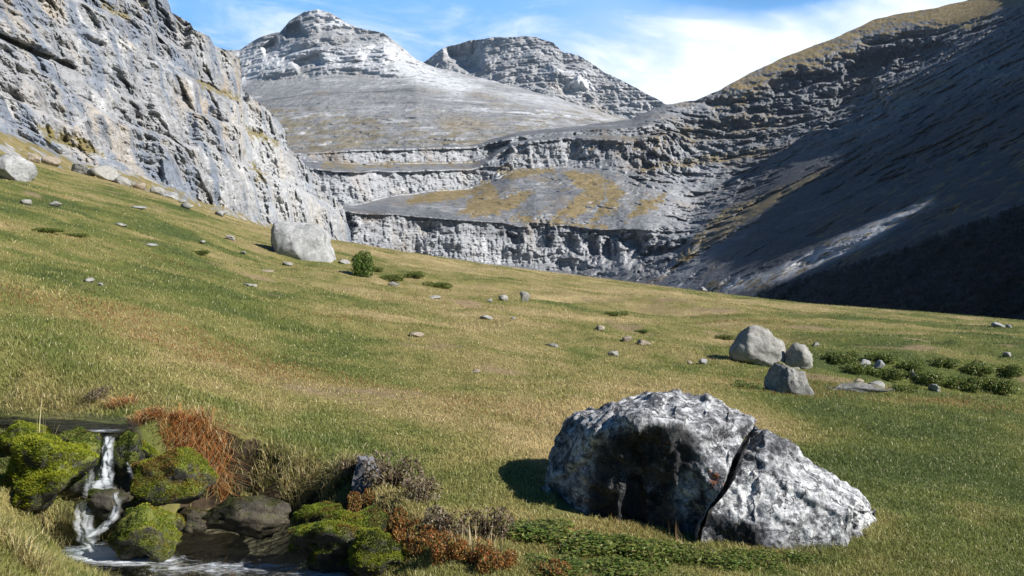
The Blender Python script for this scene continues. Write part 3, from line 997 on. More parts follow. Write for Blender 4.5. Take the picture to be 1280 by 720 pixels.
def cl_veg(p, up, px, py):
    ft = curve(cl_foot, px)
    tal = sstep(-4, 8, py - ft)
    v = tal * (0.56 + 0.25 * fbm(p / 9.0, 3, 141))
    v = np.maximum(v, 0.62 * inside_poly([(40, 152), (110, 172), (130, 196), (60, 178)], px, py, 6))
    v = np.maximum(v, 0.55 * inside_poly([(240, 95), (300, 118), (302, 130), (250, 112)], px, py, 4))
    v = np.maximum(v, 0.5 * inside_poly([(110, 0), (150, 4), (170, 30), (140, 18)], px, py, 5))
    v = np.maximum(v, 0.5 * inside_poly([(300, 150), (350, 175), (352, 188), (310, 175)], px, py, 5))
    v = np.maximum(v, 0.45 * inside_poly([(290, 165), (340, 225), (320, 230)], px, py, 6))
    v = np.maximum(v, 0.5 * inside_poly([(200, 225), (330, 262), (330, 285), (210, 250)], px, py, 8) * sstep(0.3, 0.6, up))
    return np.clip(v + 0.25 * sstep(0.7, 0.95, up), 0, 1)


def cl_pale(p, up, px, py):
    return 0.5 * inside_poly([(290, 130), (345, 150), (360, 190), (430, 270), (420, 290), (330, 270), (300, 200)], px, py, 25)


layer('cliff_mountain', -260, 438, 0.8, cl_bot, lambda x: curve(cl_top, x), 640, cl_depth, cl_disp, M_CLIFF, cl_veg, cl_pale, back=(0, 0.5, 16),
      label='sunlit pale limestone cliff with ochre and blue grey stains along the left side', jag=3.5, jag_seed=44, level=-200.0)
# ---------------------------------------------------------------- meadow
_tX = np.linspace(-1.45, 1.85, 1651)
_c = np.array(CREST, float)
_Ec = np.interp(_tX, (_c[:, 0] - 640) / F, (HZ - _c[:, 1]) / F)
_dc = np.interp(_tX, (_c[:, 0] - 640) / F, _c[:, 2])
_ker = np.hanning(41)
_ker /= _ker.sum()
_dc = np.convolve(np.pad(_dc, 20, mode='edge'), _ker, 'valid')
_Ec = np.convolve(np.pad(_Ec, 20, mode='edge'), _ker, 'valid')
_k = _Ec + EYE / _dc

POOL_Z = -0.08
UP_Z = 0.545
POOL = [(-2.62, 5.02), (-2.60, 5.22), (-2.30, 5.50), (-1.95, 5.74), (-1.45, 5.66), (-1.12, 5.30), (-0.98, 4.95), (-0.88, 4.4), (-0.62, 3.4), (-0.5, 2.4), (-1.25, 2.4), (-1.45, 3.4), (-1.72, 4.15), (-2.10, 4.62)]
UPPER = [(-6.5, 6.35), (-4.6, 6.10), (-3.6, 6.16), (-3.05, 6.06), (-2.62, 5.86), (-2.42, 5.62), (-2.46, 5.36), (-2.80, 5.34), (-3.05, 5.56), (-3.5, 5.66), (-4.6, 5.62), (-6.5, 5.7)]


def base_z(x, y):
    X = x / np.maximum(y, 0.35)
    k = np.interp(X, _tX, _k)
    Ec = np.interp(X, _tX, _Ec)
    dc = np.interp(X, _tX, _dc)
    z = k * y
    far = EYE + Ec * y - 0.004 * (y - dc) ** 2
    z = np.where(y > dc, np.maximum(far, -45.0), z)
    # fade the fan-shaped rule out right under the camera
    return z * sstep(0.2, 1.5, y) if np.ndim(z) else z


def ground_z(x, y, full=False):
    x, y = np.asarray(x, float), np.asarray(y, float)
    sh = x.shape
    x, y = x.ravel(), y.ravel()
    z = base_z(x, y)
    q = np.stack([x, y, np.zeros_like(x)], 1)
    amp = np.minimum(y / 6.0, 1.0)
    und = 0.06 * fbm(q / 1.7, 4, 201) * amp + 0.11 * fbm(q / 3.6, 4, 203) * sstep(6, 14, y) + 0.10 * np.maximum(ridged(q / 6.0, 3, 207) - 0.4, 0) * sstep(8, 16, y) + 0.012 * fbm(q / 0.35, 3, 205) + 0.20 * fbm(q / 13.0, 3, 209) * sstep(7, 25, y) + 0.55 * fbm(q / np.array([55., 38., 1.]), 3, 213) * sstep(25, 60, y)
    dcx = np.interp(x / np.maximum(y, 0.35), _tX, _dc)
    und = und * (1 - 0.8 * sstep(0.75, 1.0, y / dcx))
    z = z + und
    # a low bank with shrubs to the right, 15 to 21 m away
    bx = sstep(5.0, 8.0, x) * sstep(60, 40, x)
    z = z + bx * (0.38 * sstep(15.2, 18.0, y + 0.06 * x) - 0.45 * np.exp(-((y + 0.06 * x - 15.3) / 1.3) ** 2) * 0.4) * sstep(60, 30, y)
    # a shallow gully crossing the middle distance
    gl = 27.0 - 0.25 * x
    z = z - 0.55 * np.exp(-((y - gl - 8) / 3.0) ** 2) * sstep(-16, -8, x) * sstep(12, 5, x)
    # the stream: pool, upper run
    sd = poly_sd(POOL, x, y)
    side = sstep(-1.55, -1.9, x) * sstep(4.95, 4.5, y)              # near left side: a gentle bank
    rgt = sstep(-1.2, -0.9, x) * sstep(5.2, 4.7, y)                 # near right side: a middling bank
    w = 0.34 + 0.65 * side + 0.22 * rgt
    jag = 0.07 * fbm(q / 0.33, 3, 221) * (1 - side)
    b = sstep(-0.04, 1.0, (sd + jag) / w)
    floor = POOL_Z - 0.05 - 0.16 * sstep(0, -0.35, sd)
    su = poly_sd(UPPER, x, y)
    bu = sstep(-0.02, 0.16 + 0.5 * sstep(5.85, 6.1, y), su + 0.05 * fbm(q / 0.25, 3, 225))
    # the ground in front of the upper run stays below its lip
    front = sstep(-0.05, 0.25, 5.78 - y) * sstep(-2.1, -2.5, x) * sstep(4.2, 5.0, y)
    zl = z * (1 - front) + np.minimum(z, 0.26 + 0.16 * sstep(5.0, 5.7, y) + 0.05 * fbm(q / 0.3, 3, 227)) * front
    zp = floor + (zl - floor) * b
    lip = UP_Z - 0.06
    zr = lip + 0.07 - 1.3 * np.maximum(su - 0.05, 0)
    zo = np.maximum(zl, zr)
    zu = lip + (zo - lip) * bu
    z2 = np.minimum(zu, np.where(sd < 1.3, floor + (zo - floor) * b, 1e3))
    if full:
        return z2.reshape(sh), sd.reshape(sh), su.reshape(sh)
    return z2.reshape(sh)


def hit(px, py, lo=2.0, hi=140.0):
    """Where the line of sight through a photograph pixel first meets the meadow."""
    ys = np.geomspace(lo, hi, 1400)
    X, E = (px - 640) / F, (HZ - py) / F
    g = ground_z(X * ys, ys) - (EYE + E * ys)
    i = np.argmax(g > 0) if (g > 0).any() else len(ys) - 1
    y = ys[i]
    return np.array([X * y, y, float(ground_z(np.array([X * y]), np.array([y]))[0])])


GREEN = np.array([0.132, 0.146, 0.040])
DGREEN = np.array([0.080, 0.102, 0.030])
OLIVE = np.array([0.240, 0.207, 0.078])
TAN = np.array([0.38, 0.298, 0.145])
STRAW = np.array([0.47, 0.41, 0.24])
RUST = np.array([0.30, 0.085, 0.022])
BROWN = np.array([0.16, 0.085, 0.035])


def turf_colour(x, y):
    """Sward colour: green and bleached patches, in plan."""
    q = np.stack([x, y, np.zeros_like(x)], 1)
    sc = 1.0
    a = fbm(q / np.array([9., 7., 1.]), 4, 231)
    b = fbm(q / np.array([2.6, 2.2, 1.]), 4, 235)
    c = fbm(q / np.array([0.5, 0.5, 1.]), 3, 239)
    e = fbm(q / np.array([34., 16., 1.]), 3, 243)
    t = 0.435 + 0.42 * a * sstep(3, 10, y) + 0.42 * b + 0.20 * c + 0.40 * e * sstep(15, 40, y)
    X = x / np.maximum(y, 0.4)
    # greener on the left slope and to the lower right, straw-coloured in the middle
    t = t + 0.16 * np.exp(-((X - 0.04) / 0.17) ** 2) * sstep(5, 10, y)
    t = t - 0.14 * sstep(0.22, 0.45, X) - 0.10 * np.exp(-((X + 0.42) / 0.16) ** 2) * sstep(8, 14, y) * sstep(60, 30, y)
    t = t - 0.14 * sstep(6.5, 4.6, y) * sstep(0.0, 0.2, X)
    t = t + 0.12 * sstep(45, 80, y)
    t = np.clip(t, 0, 1)
    st = np.array([0.0, 0.25, 0.5, 0.75, 1.0])
    cols = np.stack([DGREEN, GREEN, OLIVE, TAN * 0.85, TAN * 1.1])
    return np.stack([np.interp(t, st, cols[:, i]) for i in range(3)], 1)


def worn(x, y):
    """Trodden, nearly bare patches."""
    q = np.stack([x, y, np.zeros_like(x)], 1)
    v = fbm(q / np.array([2.4, 1.5, 1.]), 4, 261) + 0.5 * fbm(q / np.array([14., 8., 1.]), 3, 265)
    return sstep(0.50, 0.85, v) * sstep(5.5, 8.0, y)


def build_ground():
    px = np.arange(-420, 1860, 2.0)
    ys = np.concatenate([np.linspace(0.4, 3.0, 60, endpoint=False), np.linspace(3.0, 8.0, 330, endpoint=False), np.geomspace(8, 150, 330, endpoint=False), np.geomspace(150, 1600, 30)])
    X = (px - 640) / F
    Y = np.repeat(ys[:, None], len(px), 1)
    XX = Y * X[None]
    z, sd, su = ground_z(XX, Y, True)
    gy = np.gradient(z, axis=0) / np.gradient(Y, axis=0)
    gx = np.gradient(z, axis=1) / np.maximum(np.gradient(XX, axis=1), 1e-4)
    slope = np.hypot(gx, gy - gx * XX / np.maximum(Y, 0.3))
    near = (sd < 0.42) | (su < 0.22)
    dirt = sstep(0.75, 1.3, slope) * near * 0.62 * (1 - 0.5 * (su < 0.22))
    wet = np.maximum(sstep(0.05, -0.02, sd), sstep(0.03, -0.02, su))
    P = np.stack([XX, Y, z], -1).reshape(-1, 3)
    c = turf_colour(P[:, 0], P[:, 1]) * 0.8
    wn = (0.85 * worn(P[:, 0], P[:, 1]))[:, None]
    c = c * (1 - wn) + np.array([0.22, 0.16, 0.095]) * wn
    wetc = np.array([0.30, 0.25, 0.17])
    f = wet.ravel()[:, None].astype(float)
    wetc = np.where((su.ravel() < 0.1)[:, None] & (sd.ravel() > 0.02)[:, None], np.array([0.05, 0.045, 0.03]), wetc)
    c = c * (1 - f) + wetc * f
    o = mesh_np('ground', P, grid_faces(len(ys), len(px)), M_GROUND, attrs={'Col': c, 'dirt': dirt.ravel() * (1 - wet.ravel())})
    tag(o, 'sloping alpine pasture', None, None, 'structure')
    # the ground under and behind the camera, a step lower than the edge of the meadow sheet
    me = [(-60, -60, -0.01), (60, -60, -0.01), (60, 0.42, -0.01), (-60, 0.42, -0.01)]
    o2 = mesh_np('field', np.array(me), np.array([[0, 1, 2, 3]]), M_GROUND, attrs={'Col': np.repeat(GREEN[None], 4, 0), 'dirt': np.zeros(4)})
    tag(o2, 'pasture behind the viewer', None, None, 'structure')


build_ground()
# ---------------------------------------------------------------- rocks
def ico(sub):
    bm = bmesh.new()
    bmesh.ops.create_icosphere(bm, subdivisions=sub, radius=1.0)
    V = np.array([v.co[:] for v in bm.verts])
    Fc = np.array([[v.index for v in f.verts] for f in bm.faces])
    bm.free()
    return V, Fc


_ICO = {k: ico(k) for k in (2, 3, 4, 5, 6)}


def rock_shape(seed, size, sub=4, cuts=9, rough=0.10, cut_lo=0.55, fine=0.03, flat=0.0):
    """An angular boulder: a ball planed off by random cuts, then weathered."""
    rs = np.random.RandomState(seed)
    V, Fc = _ICO[sub]
    V = V.copy()
    for _ in range(cuts):
        n = rs.normal(size=3)
        n /= np.linalg.norm(n)
        dd = rs.uniform(cut_lo, 0.9)
        t = V @ n
        m = t > dd
        V[m] -= np.outer(t[m] - dd, n) * 0.92
    nrm = V / (np.linalg.norm(V, axis=1, keepdims=True) + 1e-9)
    V = V + nrm * (rough * fbm(V * 1.6 + seed, 4, seed % 40) + fine * ridged(V * 5.0 + seed, 4, seed % 37))[:, None]
    V = V * np.array(size)
    return V, Fc


def rot_z(V, a):
    c, s = math.cos(a), math.sin(a)
    return np.stack([V[:, 0] * c - V[:, 1] * s, V[:, 0] * s + V[:, 1] * c, V[:, 2]], 1)


def put_rock(name, px, py, wpx, hpx, mat, seed, label, cat, group=None, sub=4, depth_ratio=0.8, sink=0.25, rz=0.0, tilt=(0, 0), cuts=9, rough=0.1, pos=None, cut_lo=0.55, fine=0.03):
    """Stands on the meadow with its foot at photograph pixel (px,py); wpx x hpx is how large it looks from there."""
    g = hit(px, py) if pos is None else np.array(pos, float)
    s = g[1] / F
    wd, ht = wpx * s, hpx * s
    V, Fc = rock_shape(seed, (wd / 2, wd / 2 * depth_ratio, ht / 2 / (1 - sink)), sub, cuts, rough, cut_lo, fine)
    V = rot_z(V, rz)
    tx, ty = tilt
    V = V @ np.array([[math.cos(ty), 0, -math.sin(ty)], [0, 1, 0], [math.sin(ty), 0, math.cos(ty)]])
    V[:, 2] -= V[:, 2].min() + ht * sink
    V[:, 1] += wd / 2 * depth_ratio * 0.7
    o = mesh_np(name, V, Fc, mat, loc=tuple(g))
    tag(o, label, cat, group, 'thing')
    return o


# ---- the big split boulder ----------------------------------------------------------------------------------------------------
def boulder_mat():
    m, t = new_mat('lichened boulder limestone')
    P = t.n('ShaderNodeTexCoord').outputs['Object']
    nA = t.noise(P, 2.4, 8.0, 0.62, 0.15)
    nB = t.noise(P, 13.0, 8.0, 0.66, 0.0)
    nC = t.noise(P, 45.0, 8.0, 0.7)
    v = t.math('ADD', t.math('ADD', t.math('MULTIPLY', nA, 0.42), t.math('MULTIPLY', nB, 0.40)), t.math('MULTIPLY', nC, 0.18))
    c = t.ramp(v, [(0.40, (0.024, 0.024, 0.028)), (0.455, (0.10, 0.10, 0.105)), (0.505, (0.30, 0.30, 0.305)), (0.585, (0.72, 0.72, 0.71))])
    # dark lichen clouds
    nd = t.noise(P, 5.0, 8.0, 0.66, 0.15)
    c = t.mix(t.math('MULTIPLY', t.smooth(nd, 0.53, 0.60), 0.85), c, (0.05, 0.052, 0.06))
    # fine joints and small crisp lichen spots
    jt = t.noise(stretch(t, P, 1.0, 1.0, 1.6), 2.0, 6.0, 0.6, 0.5)
    joint = t.smooth(t.math('ABSOLUTE', t.math('SUBTRACT', jt, 0.5)), 0.010, 0.002)
    c = t.mix(t.math('MULTIPLY', joint, 0.75), c, (0.03, 0.03, 0.032))
    sp = t.noise(P, 30.0, 6.0, 0.7)
    c = t.mix(t.math('MULTIPLY', t.smooth(sp, 0.585, 0.62), 0.7), c, (0.07, 0.07, 0.075))
    c = t.mix(t.math('MULTIPLY', t.smooth(sp, 0.42, 0.39), t.smooth(nA, 0.45, 0.55, 0.0, 0.7)), c, (0.75, 0.75, 0.74))
    shade_lich = t.n('ShaderNodeAttribute', attribute_name='shade_lichen').outputs['Fac']  # dark lichen and the undercut's painted shade
    c = t.mix(t.smooth(t.math('ADD', shade_lich, t.math('MULTIPLY', t.math('SUBTRACT', nB, 0.5), 1.6)), 0.35, 0.75, 0.0, 0.9), c, (0.018, 0.017, 0.018))
    rust = t.n('ShaderNodeAttribute', attribute_name='rust').outputs['Fac']
    c = t.mix(t.smooth(t.math('ADD', rust, t.math('MULTIPLY', t.math('SUBTRACT', nB, 0.5), 2.4)), 0.5, 0.8), c, (0.36, 0.13, 0.05))
    vo = t.n('ShaderNodeTexVoronoi', {'Vector': P, 'Scale': 26.0}, feature='F1').outputs['Distance']
    h = t.math('ADD', t.math('MULTIPLY', nB, 0.8), t.math('ADD', t.math('MULTIPLY', nC, 0.5), t.math('ADD', t.math('MULTIPLY', vo, 0.35), t.math('MULTIPLY', joint, -0.8))))
    finish(t, c, 0.9, h, 0.7, 0.03, 0.1)
    return m


M_BOULDER = boulder_mat()
B_C = 5.80      # distance of the boulder's crest line


def boulder_part(cols, name, parent, ncol, seed, crack_side):
    """cols: rows of (px, top py, front foot py, ledge py or None for a plain face, undercut m)."""
    a = np.array([[c[0], c[1], c[2], c[3], c[4], c[5]] for c in cols], float)
    a[:, 0] = 886 + (a[:, 0] - 886) * 0.975
    u = np.linspace(0, 1, ncol)
    src = np.linspace(0, 1, len(a))
    px = np.interp(u, (a[:, 0] - a[0, 0]) / (a[-1, 0] - a[0, 0]), a[:, 0])
    top, foot, led, und, bulge = [np.interp(px, a[:, 0], a[:, i]) for i in range(1, 6)]
    jx = np.stack([px / 34.0, px * 0 + seed, px * 0], 1)
    led = led + 8.0 * fbm(jx, 2, 341)
    und = und * np.clip(0.85 + 0.6 * fbm(jx, 2, 343), 0.35, 1.5) * 0.72
    loops = []
    yFs = np.interp(px, [676, 700, 735, 780, 850, 1000, 1100], [5.80, 5.62, 5.40, 5.24, 5.15, 5.10, 5.12])
    for i in range(ncol):
        x = (px[i] - 640) / F
        yF = yFs[i]
        endf = min(1.0, 2.6 * math.sqrt(max(min(u[i] if crack_side != 'l' else 1, (1 - u[i]) if crack_side != 'r' else 1), 0.0)))
        yC = B_C
        zT = EYE + (HZ - top[i]) / F * yC
        zF = EYE + (HZ - foot[i]) / F * yF - 0.14
        H = zT - zF
        yL = yF + bulge[i]
        zL = EYE + (HZ - led[i]) / F * yL
        if und[i] > 0.01:
            prof = [(yF + und[i] * 0.8, zF), (yF + und[i], zF + (zL - zF) * 0.35), (yF + und[i] * 0.8, zF + (zL - zF) * 0.72), (yL + 0.04, zL - 0.03), (yL + 0.03, zL + 0.05), (yL + (yC - yL) * 0.5, zL + (zT - zL) * 0.72), (yC, zT)]
        else:
            prof = [(yF - 0.02, zF), (yF + 0.02, zF + H * 0.22), (yF + 0.08, zF + H * 0.42), (yL, zL), (yL + 0.06, zL + (zT - zL) * 0.25), (yL + (yC - yL) * 0.55, zL + (zT - zL) * 0.8), (yC, zT)]
        yK = yC + 0.15 + 0.75 * endf
        prof += [(yC + (yK - yC) * 0.55, zT - 0.12 * H), (yC + (yK - yC) * 0.92, zT - 0.5 * H), (yK, zF)]
        prof = np.array(prof)
        prof[:, 0] = yC + (prof[:, 0] - yC) * endf
        # resample with a gentle smoothing
        seg = np.r_[0, np.cumsum(np.hypot(*np.diff(prof, axis=0).T))]
        tt = np.linspace(0, seg[-1], 230)
        yy, zz = np.interp(tt, seg, prof[:, 0]), np.interp(tt, seg, prof[:, 1])
        ker = np.hanning(23)
        ker /= ker.sum()
        yy = np.convolve(np.pad(yy, 11, mode='edge'), ker, 'valid')
        zz = np.convolve(np.pad(zz, 11, mode='edge'), ker, 'valid')
        loops.append(np.stack([x * np.minimum(yy, yC), yy, zz], 1))
    return np.stack(loops, 0), px


_hc = {}


def hit_cache(px, py):
    k = (round(px / 6.0), round(py / 3.0))
    if k not in _hc:
        _hc[k] = hit(k[0] * 6.0, k[1] * 3.0, 3.0, 12.0)[1]
    return _hc[k]


def build_boulder():
    LEFT = [(676, 606, 642, 612, 0.0, 0.06), (684, 560, 645, 590, 0.0, 0.10), (700, 534, 648, 575, 0.04, 0.10), (722, 518, 652, 560, 0.14, 0.06), (745, 508, 655, 544, 0.24, 0.02), (780, 496, 660, 532, 0.30, 0.0),
            (815, 490, 664, 528, 0.28, 0.0), (845, 488, 667, 532, 0.22, 0.03), (866, 492, 670, 545, 0.20, 0.06), (884, 488, 671, 556, 0.10, 0.10), (900, 495, 672, 566, 0.03, 0.13), (922, 508, 674, 580, 0.0, 0.14), (946, 525, 677, 590, 0.0, 0.16), (956, 534, 678, 600, 0.0, 0.18), (975, 580, 680, 620, 0.0, 0.2)]
    RIGHT = [(868, 610, 684, 640, 0.04, 0.10), (900, 574, 686, 625, 0.06, 0.12), (925, 552, 687, 612, 0.03, 0.13), (942, 550, 688, 604, 0.02, 0.14), (958, 535, 690, 600, 0, 0.16), (985, 544, 692, 606, 0, 0.16), (1010, 566, 693, 614, 0, 0.16), (1040, 586, 694, 626, 0, 0.14), (1062, 600, 695, 636, 0, 0.12), (1080, 611, 695, 646, 0, 0.08), (1092, 628, 694, 660, 0, 0.05), (1099, 660, 692, 676, 0, 0.02)]
    g = hit(890, 676, 3, 12)
    root = empty('split_boulder', (float(g[0]), B_C, float(g[2])))
    tag(root, 'big white and black limestone boulder split by a dark diagonal crack', 'boulder', None, 'thing')
    org = np.array([g[0], B_C, g[2]])
    for cols, nm, nc, side in ((LEFT, 'main_block', 300, 'r'), (RIGHT, 'split_slab', 240, 'l')):
        A, px = boulder_part(cols, nm, root, nc, 1, side)
        # the crack: everything left (main) / right (slab) of a leaning wavy plane is folded onto it
        z = A[..., 2]
        wav = 0.035 * fbm(np.stack([z.ravel() * 3.2, A[..., 1].ravel() * 1.2, z.ravel() * 0 + 4], 1), 4, 301).reshape(z.shape)
        pyv = HZ - (z - EYE) / A[..., 1] * F
        cx = np.interp(pyv, [520, 532, 545, 572, 598, 620, 640, 690], [966, 956, 944, 926, 914, 898, 882, 868])
        cx = (cx - 640) / F * A[..., 1] + wav - 0.08 * (A[..., 1] - 5.2)
        gap = np.interp(pyv, [515, 532, 545, 600, 640, 700], [0.018, 0.026, 0.034, 0.032, 0.020, 0.016])
        N = grid_normals(A)
        ctr = A.reshape(-1, 3).mean(0)
        sg = np.sign(((A - ctr) * N).sum(-1).mean()) or 1
        N = N * sg
        fl, n = A.reshape(-1, 3), N.reshape(-1, 3)
        big = 0.05 * fbm(fl * 1.9, 5, 311, gain=0.48) + 0.020 * ridged(fl * np.array([2.4, 3.0, 3.2]) + 5, 5, 315, gain=0.62)
        cell = 0.004 * ridged(fl * 9.0, 5, 319)
        steps = 0.030 * terr(fl[:, 2] * 0.5 - fl[:, 0] * 0.7 + 0.5 * fl[:, 1], 0.34, 0.12, 327, fl * 1.3, 0.8) + 0.022 * terr(fl[:, 2] * 0.8 + fl[:, 0] * 0.62 + 0.25 * fl[:, 1], 0.23, 0.25, 323, fl * 1.6, 0.6)
        off = big + cell + steps
        off = off - off.mean() - 0.015
        fl = fl + n * off[:, None]
        A = fl.reshape(A.shape)
        if nm == 'main_block':
            A[..., 0] = np.where(A[..., 0] > cx - gap, cx - gap + 0.02 * np.minimum(A[..., 0] - cx + gap, 0.3), A[..., 0])
        else:
            A[..., 0] = np.where(A[..., 0] < cx + gap, cx + gap + 0.02 * np.maximum(A[..., 0] - cx - gap, -0.3), A[..., 0])
        fl = A.reshape(-1, 3)
        if nm == 'split_slab':
            # a spalled slot near the right end
            q = (HZ - (fl[:, 2] - EYE) / fl[:, 1] * F)
            qx = 640 + fl[:, 0] / fl[:, 1] * F
            slot = np.exp(-((qx - (1070 - 0.10 * (q - 640) + 4 * fbm(np.stack([q / 14.0, q * 0, q * 0], 1), 3, 331))) / 2.6) ** 2) * sstep(628, 640, q)
            fl[:, 1] += 0.05 * slot
            fl[:, 1] += 0.05 * inside_poly([(1074, 640), (1100, 640), (1100, 648), (1074, 650)], qx, q, 2)
        qy = (HZ - (fl[:, 2] - EYE) / fl[:, 1] * F)
        qx = 640 + fl[:, 0] / fl[:, 1] * F
        if nm == 'main_block':
            shade_lich = inside_poly([(740, 560), (775, 535), (850, 524), (880, 545), (872, 575), (850, 610), (850, 640), (870, 680), (720, 690), (735, 610)], qx, qy, 16) * 0.74  # undercut's shade painted in as dark colour
            shade_lich = np.maximum(shade_lich, inside_poly([(840, 545), (905, 530), (925, 545), (880, 560)], qx, qy, 9) * 0.5)
            rust = inside_poly([(884, 588), (906, 584), (908, 606), (888, 612)], qx, qy, 10) * 0.75 + inside_poly([(826, 545), (842, 548), (836, 566)], qx, qy, 4) * 0.5 + inside_poly([(893, 540), (904, 540), (900, 552)], qx, qy, 3) * 0.5
        else:
            shade_lich = inside_poly([(885, 640), (950, 655), (960, 692), (930, 700), (885, 690)], qx, qy, 8) * 0.7
            shade_lich = np.maximum(shade_lich, inside_poly([(945, 532), (965, 528), (990, 556), (975, 560)], qx, qy, 5) * 0.5)
            rust = np.zeros(len(fl))
        nr, ncl = A.shape[:2]
        faces = grid_faces(nr, ncl)
        fl = fl - org
        # close the two ends
        i0 = np.arange(ncl)
        V = np.concatenate([fl, fl[:ncl].mean(0)[None], fl[-ncl:].mean(0)[None]], 0)
        shade_lich = np.r_[shade_lich, 0, 0]
        rust = np.r_[rust, 0, 0]
        cap0 = np.stack([np.full(ncl - 1, nr * ncl), i0[1:], i0[:-1]], 1)
        b0 = (nr - 1) * ncl
        cap1 = np.stack([np.full(ncl - 1, nr * ncl + 1), b0 + i0[:-1], b0 + i0[1:]], 1)
        mesh_np(nm, V, [faces, cap0, cap1], M_BOULDER, root, {'shade_lichen': shade_lich, 'rust': rust})


build_boulder()

# ---- other large rocks --------------------------------------------------------------------------------------------------------
def outline_rock(name, outline, foot, mat, seed, label, cat, depth_ratio=0.8, cuts=8, rough=0.07, fine=0.03, sub=5, cut_lo=0.6):
    """A solid block whose width and height profile follow an outline (photograph pixels); foot is where it stands."""
    rs = np.random.RandomState(seed)
    g = hit(foot[0], foot[1])
    a = np.array(outline, float)
    V, Fc = _ICO[sub]
    V = V.copy()
    for _ in range(cuts):
        n = rs.normal(size=3)
        n[1] = -abs(n[1]) * 1.3
        n /= np.linalg.norm(n)
        dd = rs.uniform(cut_lo, 0.9)
        t = V @ n
        m = t > dd
        V[m] -= np.outer(t[m] - dd, n) * 0.95
    c = a.mean(0)
    ang = np.arctan2(-(a[:, 1] - c[1]), a[:, 0] - c[0])
    rad = np.hypot(a[:, 0] - c[0], a[:, 1] - c[1])
    o = np.argsort(ang)
    ang, rad = ang[o], rad[o]
    ph = np.arctan2(V[:, 2], V[:, 0])
    R = np.interp(ph, np.r_[ang[-1] - 2 * math.pi, ang, ang[0] + 2 * math.pi], np.r_[rad[-1], rad, rad[0]])
    s = g[1] / F
    wd = (a[:, 0].max() - a[:, 0].min()) * s
    rho = np.hypot(V[:, 0], V[:, 2])
    W = np.stack([R * rho * np.cos(ph) * s, V[:, 1] * wd / 2 * depth_ratio, R * rho * np.sin(ph) * s], 1)
    nrm = V / (np.linalg.norm(V, axis=1, keepdims=True) + 1e-9)
    W = W + nrm * (wd * 0.5 * (rough * fbm(V * 1.9 + seed, 5, seed % 40) + fine * ridged(V * 4.0 + seed, 5, seed % 37)))[:, None]
    ctr = unproj(c[0], c[1], g[1])
    W = W + np.array([ctr[0] - g[0], wd / 2 * depth_ratio * 0.75, ctr[2] - g[2]])
    ob = mesh_np(name, W, Fc, mat, loc=tuple(g))
    tag(ob, label, cat, None, 'thing')
    return ob


outline_rock('boulder', [(319, 298), (327, 284), (345, 277), (362, 278), (380, 281), (398, 282), (410, 288), (413, 306), (414, 345), (385, 350), (350, 346), (322, 334), (319, 312)], (370, 324), M_WHITE, 14,
             'large pale angular block on the far grass below the left cliff', 'boulder', 0.8, 12, 0.03, 0.03, cut_lo=0.52)
outline_rock('boulder', [(917, 444), (921, 428), (930, 416), (946, 410), (960, 413), (974, 422), (986, 432), (989, 448), (985, 468), (960, 468), (935, 460), (922, 454)], (952, 458), M_PALE, 38,
             'smooth low rounded pale grey boulder behind the split boulder', 'boulder', 0.6, 5, 0.05, 0.03, cut_lo=0.7)
outline_rock('boulder', [(986, 446), (990, 437), (998, 432), (1008, 434), (1014, 443), (1016, 456), (1010, 466), (990, 468), (984, 458)], (1000, 462), M_PALE, 31,
             'small knobbly pale rock leaning on the rounded pale boulder', 'boulder', 0.8, 6, 0.1, 0.1, sub=4)
outline_rock('boulder', [(966, 472), (974, 461), (988, 456), (1004, 459), (1016, 458), (1024, 470), (1029, 486), (1032, 514), (1000, 520), (972, 514), (964, 494)], (998, 494), M_GREY, 47,
             'dark grey lichened angular rock in front of the rounded pale boulder', 'boulder', 0.8, 18, 0.06, 0.05, cut_lo=0.35)
put_rock('boulder', 6, 224, 56, 27, M_WHITE, 53, 'large smooth pale rock at the left edge below the cliff', 'boulder', sub=5, cuts=7, sink=0.3, rough=0.08)
put_rock('flat_rock', 1078, 491, 84, 6, M_GREY, 61, 'long low flat pale stone lying right of the dark grey rock', 'stone', sub=4, cuts=8, sink=0.6, depth_ratio=0.22, rz=-0.12, rough=0.2)
put_rock('flat_rock', 786, 352, 42, 12, M_PALE, 67, 'broad pale slab on the far skyline of the meadow', 'stone', sub=4, cuts=8, sink=0.4)
put_rock('stone', 1097, 491, 22, 15, M_PALE, 71, 'pointed pale stone on the end of the long flat stone', 'stone', sub=3, cuts=9)

def stone_kind(label):
    if any(w in label for w in ('tan ', 'brown', 'pink', 'cream', 'yellow')):
        return M_TAN
    if 'grey' in label and 'white' not in label:
        return M_GREY
    return M_WHITE if 'white' in label else M_PALE


